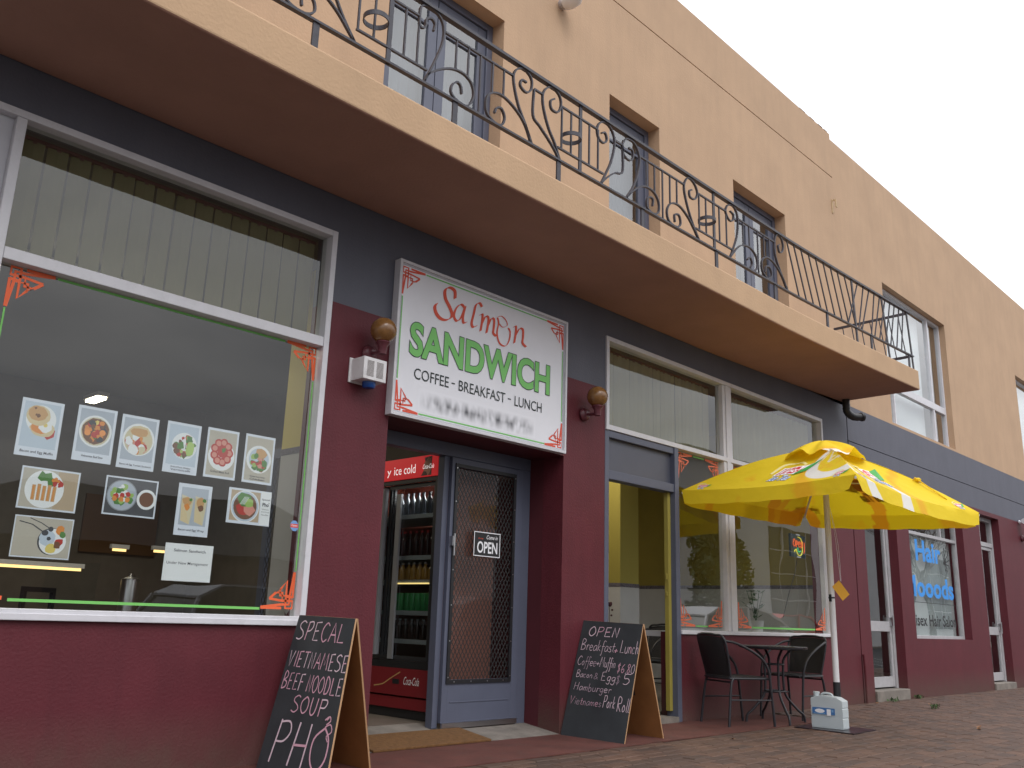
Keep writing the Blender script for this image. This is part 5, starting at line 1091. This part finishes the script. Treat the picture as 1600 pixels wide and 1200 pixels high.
def chair(loc, rz, label):
    t = thing('cafe_chair', label, 'chair', loc, rz, 'black woven cafe armchairs')
    mb = MB(); n = 13; pts = []
    for j in range(11):
        v = j/10; z_ = .455+.355*v; xb = -.19-.085*v
        for i in range(n): u = i/(n-1)*2-1; pts.append((xb-.05*(1-u*u)*(.4+.6*v), u*(.195+.03*v), z_+(.018*(1-u*u) if v == 1 else 0)))
    b0 = [(x-.008, y, z) for x, y, z in pts]; fs = [(j*n+i, j*n+i+1, (j+1)*n+i+1, (j+1)*n+i) for j in range(10) for i in range(n-1)]
    mb.add(pts, fs); mb.add(b0, [tuple(reversed(f)) for f in fs]); obj('backrest', mb, M_WICK, t, smooth=True, fixn=False)
    mb = MB(); mb.tube(spline([(-.19,-.205,.45),(-.265,-.232,.79),(-.31,-.12,.838),(-.335,0,.845),(-.31,.12,.838),(-.265,.232,.79),(-.19,.205,.45)], 6), .012, 10); obj('back_frame', mb, M_BLKM, t, smooth=True)
    mb = MB(); mb.prism([(-.21,-.2),(-.19,-.21),(.2,-.225),(.225,-.2),(.235,0),(.225,.2),(.2,.225),(-.19,.21),(-.21,.2)], lambda x,y: (x,y,.437), lambda x,y: (x,y,.452)); obj('seat', mb, M_WICK, t, bevel=.004)
    mb = MB(); mb.tube(spline([(-.205,-.21,.435),(.2,-.235,.435),(.24,-.2,.435),(.25,0,.435),(.24,.2,.435),(.2,.235,.435),(-.205,.21,.435),(-.205,-.21,.435)], 4), .0115, 8); obj('seat_frame', mb, M_BLKM, t, smooth=True)
    for s_ in (-1, 1):
        mb = MB(); mb.tube(spline([(-.262,s_*.228,.785),(-.16,s_*.262,.765),(.0,s_*.272,.70),(.13,s_*.272,.62),(.20,s_*.268,.52),(.225,s_*.262,.38),(.26,s_*.26,.0)], 6), .0125, 10); obj('arm_and_front_leg', mb, M_BLKM, t, smooth=True)
        mb = MB(); mb.tube(spline([(-.16,s_*.215,.44),(-.20,s_*.222,.36),(-.245,s_*.24,.0)], 5), .0125, 10); obj('rear_leg', mb, M_BLKM, t, smooth=True)
        mb = MB(); mb.tube([(-.215,s_*.228,.24),(.243,s_*.262,.24)], .008, 8); obj('stretcher', mb, M_BLKM, t, smooth=True)
    mb = MB(); mb.tube([(-.19,-.22,.40),(-.19,.22,.40)], .009, 8); obj('stretcher', mb, M_BLKM, t, smooth=True)
    return t
ch = chair((8.31, -.405, 0), R(-25), 'black woven armchair left of the outdoor table, its back to the camera side')
copy_tree(ch, None, (9.52, -.42, 0), R(172), 'black woven armchair right of the outdoor table, behind the parasol pole')
copy_tree(ch, None, (9.15, 1.25, .075), R(170), 'black armchair inside the side doorway of the yellow room')
tb = table((8.35, 1.45, .075), 0, 'cafe table inside the yellow room with a small vase on it')
t = thing('bud_vase', 'small vase with a dark flower on the table inside the side door', 'vase', (8.42, 1.25, .80))
mb = MB(); mb.lathe([(.025,0),(.03,.03),(.018,.09),(.02,.12)], n=14); obj('vase', mb, M_GLASS2, t, smooth=True)
mb = MB(); mb.tube([(0,0,.02),(.01,0,.2),(0,0,.30)], .003, 5)
for i in range(9): q = i*.7; mb.sphere((.02*math.cos(q), .02*math.sin(q), .31+.012*(i % 3)), .017, 8)
for i in range(4): mb.sphere((.04*math.cos(i*1.6), .04*math.sin(i*1.6), .2+.02*i), .02, 6, (1,.5,.6))
obj('flower', mb, mat('dark_petals', (.06,.01,.015), .6), t)
t = thing('chilli_string', 'string of dark dried chillies hanging on the olive wall inside the side door', 'decoration', (10.55, 3.36, 2.55))
mb = MB(); mb.tube([(0,0,.25),(0,0,-.5)], .008, 6)
for i in range(46):
    q = rnd.uniform(0,6.28); z_ = rnd.uniform(-.5,.12); rr_ = .06+.07*math.sin((z_+.5)*5); p = Vector((rr_*math.cos(q), -.05+.5*rr_*math.sin(q), z_)); mb.tube([p*.4+Vector((0,0,z_*.6)), p, p+Vector((.03*math.cos(q),0,-.09))], [.012,.017,.003], 6)
obj('chillies', mb, mat('chilli_dark', (.07,.012,.02), .35), t)
# neon sign
t = thing('neon_sign', 'small lit open sign in orange, green and yellow hanging in the right window', 'sign', (10.72, .16, 1.80)); t.rotation_euler = (0,0,R(6))
mb = MB(); mb.box(0,.50,.0,.025,0,.285); obj('backing', mb, mat('neon_back', (.02,.045,.055), .3), t)
mb = MB(); mb.box(.18,.30,-.012,-.001,.275,.292); mb.box(.18,.30,-.012,-.001,-.006,.01); obj('clip', mb, M_WHITE, t)
M_NE = [mat('neon_orange', (1,.2,.05), .5, emis=(1,.14,.03), estr=.35), mat('neon_yellow', (1,.8,.1), .5, emis=(.8,.8,.08), estr=.4), mat('neon_green', (.1,.9,.4), .5, emis=(.1,.7,.35), estr=.35)]
mb = MB()
for k, (pts, m_) in enumerate([([(.07,.20),(.05,.16),(.08,.13),(.12,.15),(.12,.20),(.09,.22),(.07,.20)],0),([(.15,.12),(.155,.20),(.20,.19),(.19,.16),(.155,.155)],0),([(.23,.165),(.28,.17),(.26,.20),(.23,.17),(.25,.13),(.29,.14)],0),([(.32,.12),(.325,.20),(.37,.13),(.375,.21)],0),
                               ([(.14,.10),(.2,.03),(.3,.03),(.36,.10),(.33,.23),(.22,.255)],1),([(.2,.12),(.22,.07),(.3,.08)],2),([(.40,.06),(.43,.1),(.44,.2)],0),([(.08,.06),(.12,.09),(.16,.06)],1)]):
    mb.m = m_; mb.tube([(p.x, -.012, p.y) for p in spline(pts, 4)], .0065, 6)
obj('tube_lettering', mb, M_NE, t)
mb = MB(); mb.tube(spline([(.25,.02,-.01),(.22,.05,-.2),(.1,.08,-.42),(-.1,.1,-.75)], 4), .004, 5); obj('cable', mb, M_BLACK, t)
# window plants and pots inside
M_LEAFD = mat('houseplant_leaf', (.05,.13,.05), .6, var=.3)
def pot_plant(loc, h, label, n=40, col=None):
    t = thing('potted_plant', label, 'potted plant', loc, 0, 'pot plants inside the shop windows')
    mb = MB(); mb.lathe([(.05,0),(.075,.01),(.095,.13),(.10,.14),(.085,.14)], n=18); obj('pot', mb, M_TILE, t, smooth=True)
    mb = MB()
    for i in range(n):
        q = rnd.uniform(0,6.28); r_ = rnd.uniform(.02,.15); z_ = .15+rnd.uniform(.02,1)*h; c_ = Vector((r_*math.cos(q), r_*math.sin(q), z_)); a_ = Vector((math.cos(q), math.sin(q), rnd.uniform(-.3,.6)))*.05; b_ = Vector((-math.sin(q), math.cos(q), 0))*.018
        mb.add([c_-a_, c_+b_, c_+a_, c_-b_], [(0,1,2,3)])
    for i in range(6): q = i*1.05; mb.tube([(0,0,.12),(.05*math.cos(q),.05*math.sin(q),.15+h*.5),(.1*math.cos(q),.1*math.sin(q),.15+h)], .003, 5)
    obj('foliage', mb, col or M_LEAFD, t, fixn=False); return t
pot_plant((3.60, .22, .86), .02, 'low white pot behind the lower right corner of the left window', 8)
pot_plant((10.3, .45, .86), .35, 'leafy pot plant behind the right window near the parasol pole', 60)
mb = MB(); mb.box(3.35, 3.88, .12, .4, .80, .855); mb.box(8.0, 11.7, .25, .55, .80, .855); obj('window_ledge', mb, M_TILE, B)
# shop counter and steel urn seen dimly
t = thing('service_counter', 'dim service counter inside behind the left window', 'counter', (3.4, 3.6, .075))
mb = MB(); mb.box(-1.6,1.2,-.35,.35,.0,.75); obj('base', mb, M_INT, t); mb = MB(); mb.box(-1.65,1.25,-.4,.4,.75,.785); obj('worktop', mb, M_STEEL, t)
t = thing('drinks_urn', 'shiny steel urn standing inside, seen below the posters', 'urn', (3.84, 3.45, .8605))
mb = MB(); mb.lathe([(.085,0),(.085,.30),(.08,.32),(.03,.34),(.02,.37)], n=24); obj('body', mb, M_STEEL, t, smooth=True)
t = thing('menu_board', 'dim framed menu board on the back wall inside the left shop', 'menu board', (5.15, 6.97, 1.6))
mb = MB(); mb.box(-.5,.5,-.02,.02,-.0,.75); obj('frame', mb, mat('menu_frame', (.10,.05,.02), .5), t)
for i in range(3):
    t = thing('dining_chair', ['dark chair inside the left shop, nearest the window end', 'dark chair inside the left shop between two others', 'dark chair inside the left shop nearest the entrance'][i], 'chair', (.9+i*.95, 2.4+.2*i, .075), .3*i, 'dark chairs inside the left shop')
    mb = MB(); frame_rect(mb, -.2, .2, .45, .98, -.02, .01, .04); mb.box(-.16,.16,-.015,.005,.7,.74); obj('backrest', mb, M_BLKM, t)
    mb = MB(); mb.box(-.22,.22,-.02,.4,.43,.47); obj('seat', mb, M_BLKM, t)
    for a_, b_ in ((-.2,0),(.17,0),(-.2,.37),(.17,.37)): mb = MB(); mb.box(a_,a_+.03,b_,b_+.03,0,.429); obj('leg', mb, M_BLKM, t)
# ================================================================== GROUND LITTER
M_DLEAF = mat('dry_leaf', (.30,.15,.07), .8, var=.3)
for i, (x, y, s_, lb) in enumerate(((10.33,-1.99,.09,'largest curled brown leaf on the paving right of the parasol base'),(10.15,-2.05,.06,'small brown leaf beside the largest curled leaf'),(12.9,-.6,.07,'dry leaf on the paving in front of the glazed door step'),(7.15,-1.05,.045,'pale leaf scrap on the paving between the open chalkboard and the parasol base'),
        (6.75,-.62,.035,'tiny pale scrap at the foot of the open chalkboard'),(12.35,-.12,.08,'dark leaf against the wall joint'),(4.65,-.02,.03,'tiny pale scrap on the doormat edge'),(12.1,-1.35,.06,'dry leaf further out on the paving beyond the parasol'))):
    mb = MB(); pts = [(-.5,0,.1),(-.2,.28,.25),(.2,.25,.12),(.5,0,.22),(.2,-.25,.3),(-.2,-.28,.15),(0,0,.02)]; mb.add([(a*s_, b_*s_, c_*s_) for a, b_, c_ in pts], [(0,1,6),(1,2,6),(2,3,6),(3,4,6),(4,5,6),(5,0,6)])
    o = obj('fallen_leaf', mb, M_DLEAF, fixn=False); o.location = (x, y, .002); o.rotation_euler = (0,0,i*1.3); tag(o, lb, 'leaf')
M_WEED = mat('weed_green', (.06,.12,.03), .8, var=.4)
for x, y, s_, lb in ((12.95,-.10,.10,'small green weed tuft at the foot of the first door step'),(12.35,-.85,.07,'green weed growing from the paving joint near the dark wall joint'),(14.0,-.05,.08,'low weed at the base of the wall right of the first door step')):
    mb = MB()
    for k in range(60):
        q = rnd.uniform(0,6.28); r_ = s_*math.sqrt(rnd.random()); c_ = Vector((r_*math.cos(q)*1.3, r_*math.sin(q)*.6, rnd.uniform(.0,.04))); a_ = Vector((math.cos(q*3), math.sin(q*3), rnd.uniform(.3,1.5)))*.018; b_ = Vector((-math.sin(q*3), math.cos(q*3), 0))*.008; mb.add([c_-b_, c_+b_, c_+a_+b_*.4, c_+a_-b_*.4], [(0,1,2,3)])
    o = obj('weed_tuft', mb, M_WEED, fixn=False); o.location = (x, y, 0); tag(o, lb, 'weed')

# ================================================================== ACROSS THE STREET (seen mirrored in the glass)
M_CGL = mat('car_glass', (.02,.022,.025), .05, spec=.8); M_TYRE = mat('tyre', (.02,.02,.02), .8)
def car(loc, rz, col, label):
    t = thing('parked_car', label, 'car', loc, rz, 'cars parked across the street')
    M_ = mat('car_paint_%d' % int(col[0]*100), col, .25, spec=.6)
    low = [(-2.05,.35),(-2.1,.6),(-2.02,.92),(-1.9,1.0),(1.0,.98),(1.85,.82),(2.1,.62),(2.12,.35)]
    mb = MB(); mb.prism(low, lambda x,z: (x,-.86,z), lambda x,z: (x,.86,z)); obj('body', mb, M_, t, bevel=.06)
    cab = [(-1.95,.97),(-1.72,1.3),(-1.3,1.46),(-.2,1.48),(.35,1.38),(1.12,.96)]
    mb = MB(); mb.prism(cab, lambda x,z: (x,-.84+.22*(z-.95),z), lambda x,z: (x,.84-.22*(z-.95),z)); obj('glasshouse', mb, M_CGL, t, bevel=.03)
    mb = MB(); rf = [(-1.78,1.28),(-1.3,1.47),(-.2,1.49),(.35,1.40)]
    for i in range(3): (xa,za),(xb,zb) = rf[i], rf[i+1]; mb.add([(xa,-.75,za+.02),(xb,-.75,zb+.02),(xb,.75,zb+.02),(xa,.75,za+.02),(xa,-.75,za-.02),(xb,-.75,zb-.02),(xb,.75,zb-.02),(xa,.75,za-.02)], [(0,1,2,3),(7,6,5,4),(0,4,5,1),(3,2,6,7),(0,3,7,4),(1,5,6,2)])
    for s_ in (-1, 1):
        for a_, b_ in (((.35,1.40),(1.15,.97)),((-.35,1.48),(-.4,.97)),((-1.78,1.28),(-1.95,.97))): mb.bar((a_[0], s_*.76, a_[1]), (b_[0], s_*.845, b_[1]), .06, .05)
    obj('roof', mb, M_, t)
    for x_ in (-1.3, 1.3):
        for s_ in (-1, 1):
            mb = MB(); mb.lathe([(.2,-.1),(.31,-.1),(.32,-.05),(.32,.05),(.31,.1),(.2,.1)], (x_, s_*.78, .31), 22, 'y'); wl = obj('wheel', mb, M_TYRE, t, smooth=True)
            mb = MB(); mb.lathe([(.02,-.112),(.19,-.105),(.2,.105),(.02,.112)], (x_, s_*.78, .31), 14, 'y'); obj('rim', mb, M_STEEL, wl)
    for s_ in (-1, 1):
        mb = MB(); mb.box(1.9,2.09,s_*.62-.14,s_*.62+.14,.60,.74); obj('headlight', mb, M_SIGN, t, bevel=.02)
        mb = MB(); mb.box(-2.11,-1.98,s_*.68-.1,s_*.68+.1,.68,.92); obj('tail_light', mb, mat('tail_red', (.5,.02,.02), .3), t, bevel=.02)
        mb = MB(); mb.box(.55,.7,s_*.93-.08,s_*.93+.08,.98,1.1); obj('door_mirror', mb, M_, t, bevel=.02)
    return t
car((20.5,-6.6,-.13), R(12), (.72,.72,.74), 'white hatchback mirrored in the right shop window')
car((16.0,-9.6,-.13), R(5), (.45,.46,.48), 'silver hatchback mirrored behind the white one in the right window')
car((9.5,-10.6,-.13), R(-8), (.40,.42,.46), 'silver blue hatchback mirrored low in the left shop window')
car((27.5,-9.0,-.13), R(0), (.55,.05,.05), 'red hatchback parked furthest along the mirrored street')
t = thing('white_hall', 'white rendered hall with tall dark windows across the street', 'building', (52, -20, -.02))
mb = MB(); mb.box(-14, 26, -8, 0, 0, 9.5); obj('wall', mb, mat('hall_white', (.60,.60,.60), .8, var=.05), t); mb = MB(); mb.box(-14.4,26.4,-8.4,.4,9.5,9.8); obj('roof', mb, M_INT, t)
for i in range(5):
    x_ = -4.6+i*8.0-2*(i==4); mb = MB(); mb.box(x_, x_+5.4, .0005, .06, 1.2, 6.6); wn = obj('window', mb, M_CGL, t)
    mb = MB()
    for k in range(1,4): mb.box(x_+k*1.35-.025, x_+k*1.35+.025, .061, .09, 1.2, 6.6)
    for k in range(1,4): mb.box(x_, x_+5.4, .062, .088, 1.2+k*1.35-.025, 1.2+k*1.35+.025)
    obj('glazing_bar', mb, M_ALU, wn)
t = thing('dark_roofed_house', 'low house with dark hipped roof across the street', 'building', (16, -27, -.02))
mb = MB(); mb.box(-11, 8, -8, 0, 0, 3.0); obj('wall', mb, mat('house_brick', (.12,.07,.05), .9), t)
mb = MB(); mb.add([(-11.6,.6,3.0),(8.6,.6,3.0),(8.6,-8.6,3.0),(-11.6,-8.6,3.0),(-4,-4,5.6),(6,-4,5.6)], [(0,1,5,4),(2,3,4,5),(1,2,5),(3,0,4),(3,2,1,0)]); obj('roof', mb, mat('dark_tiles', (.035,.033,.036), .8, var=.3), t)
for i in range(4): mb = MB(); mb.box(-9+i*4.4, -7.4+i*4.4, .0005, .05, .9, 2.3); obj('window', mb, M_CGL, t)
def leafy(loc, h, r, label, n=5200, shape=1.0, name='garden_tree'):
    t = thing(name, label, 'tree', loc, 0, 'trees across the street')
    mb = MB(); mb.tube([(0,0,0),(.05,0,h*.3),(0,.05,h*.85)], [.16,.12,.02], 9)
    for i in range(8): q = i*.8; z_ = h*(.25+.07*i); mb.tube([(0,0,z_),(r*.5*math.cos(q), r*.5*math.sin(q), z_+h*.12)], [.05,.01], 6)
    obj('trunk', mb, mat('bark', (.10,.07,.05), .9, var=.3), t)
    mb = MB(); cl = [(rnd.uniform(0,6.28), rnd.random(), rnd.random()) for _ in range(120)]
    for i in range(n):
        q, zz_, rr_ = rnd.choice(cl); zz_ = min(1, max(0, zz_+rnd.gauss(0,.05))); wd = (math.sin(math.pi*(.12+.85*zz_)**shape)**.45)*r; q += rnd.gauss(0,.22); d_ = wd*min(1.12, (.45+.6*rr_)+rnd.gauss(0,.06))
        c_ = Vector((d_*math.cos(q), d_*math.sin(q), h*(.12+.88*zz_))); a_ = Vector((rnd.uniform(-1,1), rnd.uniform(-1,1), rnd.uniform(-1,1))).normalized(); b_ = a_.orthogonal().normalized(); mb.add([c_-a_*.09, c_+b_*.05, c_+a_*.09, c_-b_*.05], [(0,1,2,3)])
    obj('crown', mb, mat('tree_leaf', (.05,.085,.03), .7, var=.4, vscale=2), t, fixn=False)
leafy((22.3,-8.2,-.13), 3.9, .95, 'dense dark tree mirrored across the mullion of the right window')
leafy((4.5,-23.5,-.02), 4.2, 2.2, 'broad dark tree beside the low house across the street')
# bare street tree mirrored in the salon window
t = thing('bare_tree', 'leafless street tree mirrored in the salon window', 'tree', (39, -8.2, -.13))
mb = MB()
def branch(p, d, l_, r_, dep):
    e = p+d*l_; mb.tube([p, (p+e)/2+Vector((rnd.uniform(-.1,.1),rnd.uniform(-.1,.1),0))*l_*.4, e], [r_, r_*.8, r_*.6], 5 if dep < 3 else 7, False)
    if dep == 0: return
    for k in range(3): nd = (d+Vector((rnd.uniform(-1,1), rnd.uniform(-1,1), rnd.uniform(-.3,.8)))*.75).normalized(); branch(e, nd, l_*rnd.uniform(.62,.85), r_*.58, dep-1)
branch(Vector((0,0,0)), Vector((0,0,1)), 1.9, .14, 5); obj('trunk', mb, mat('bark', (.10,.07,.05), .9), t)
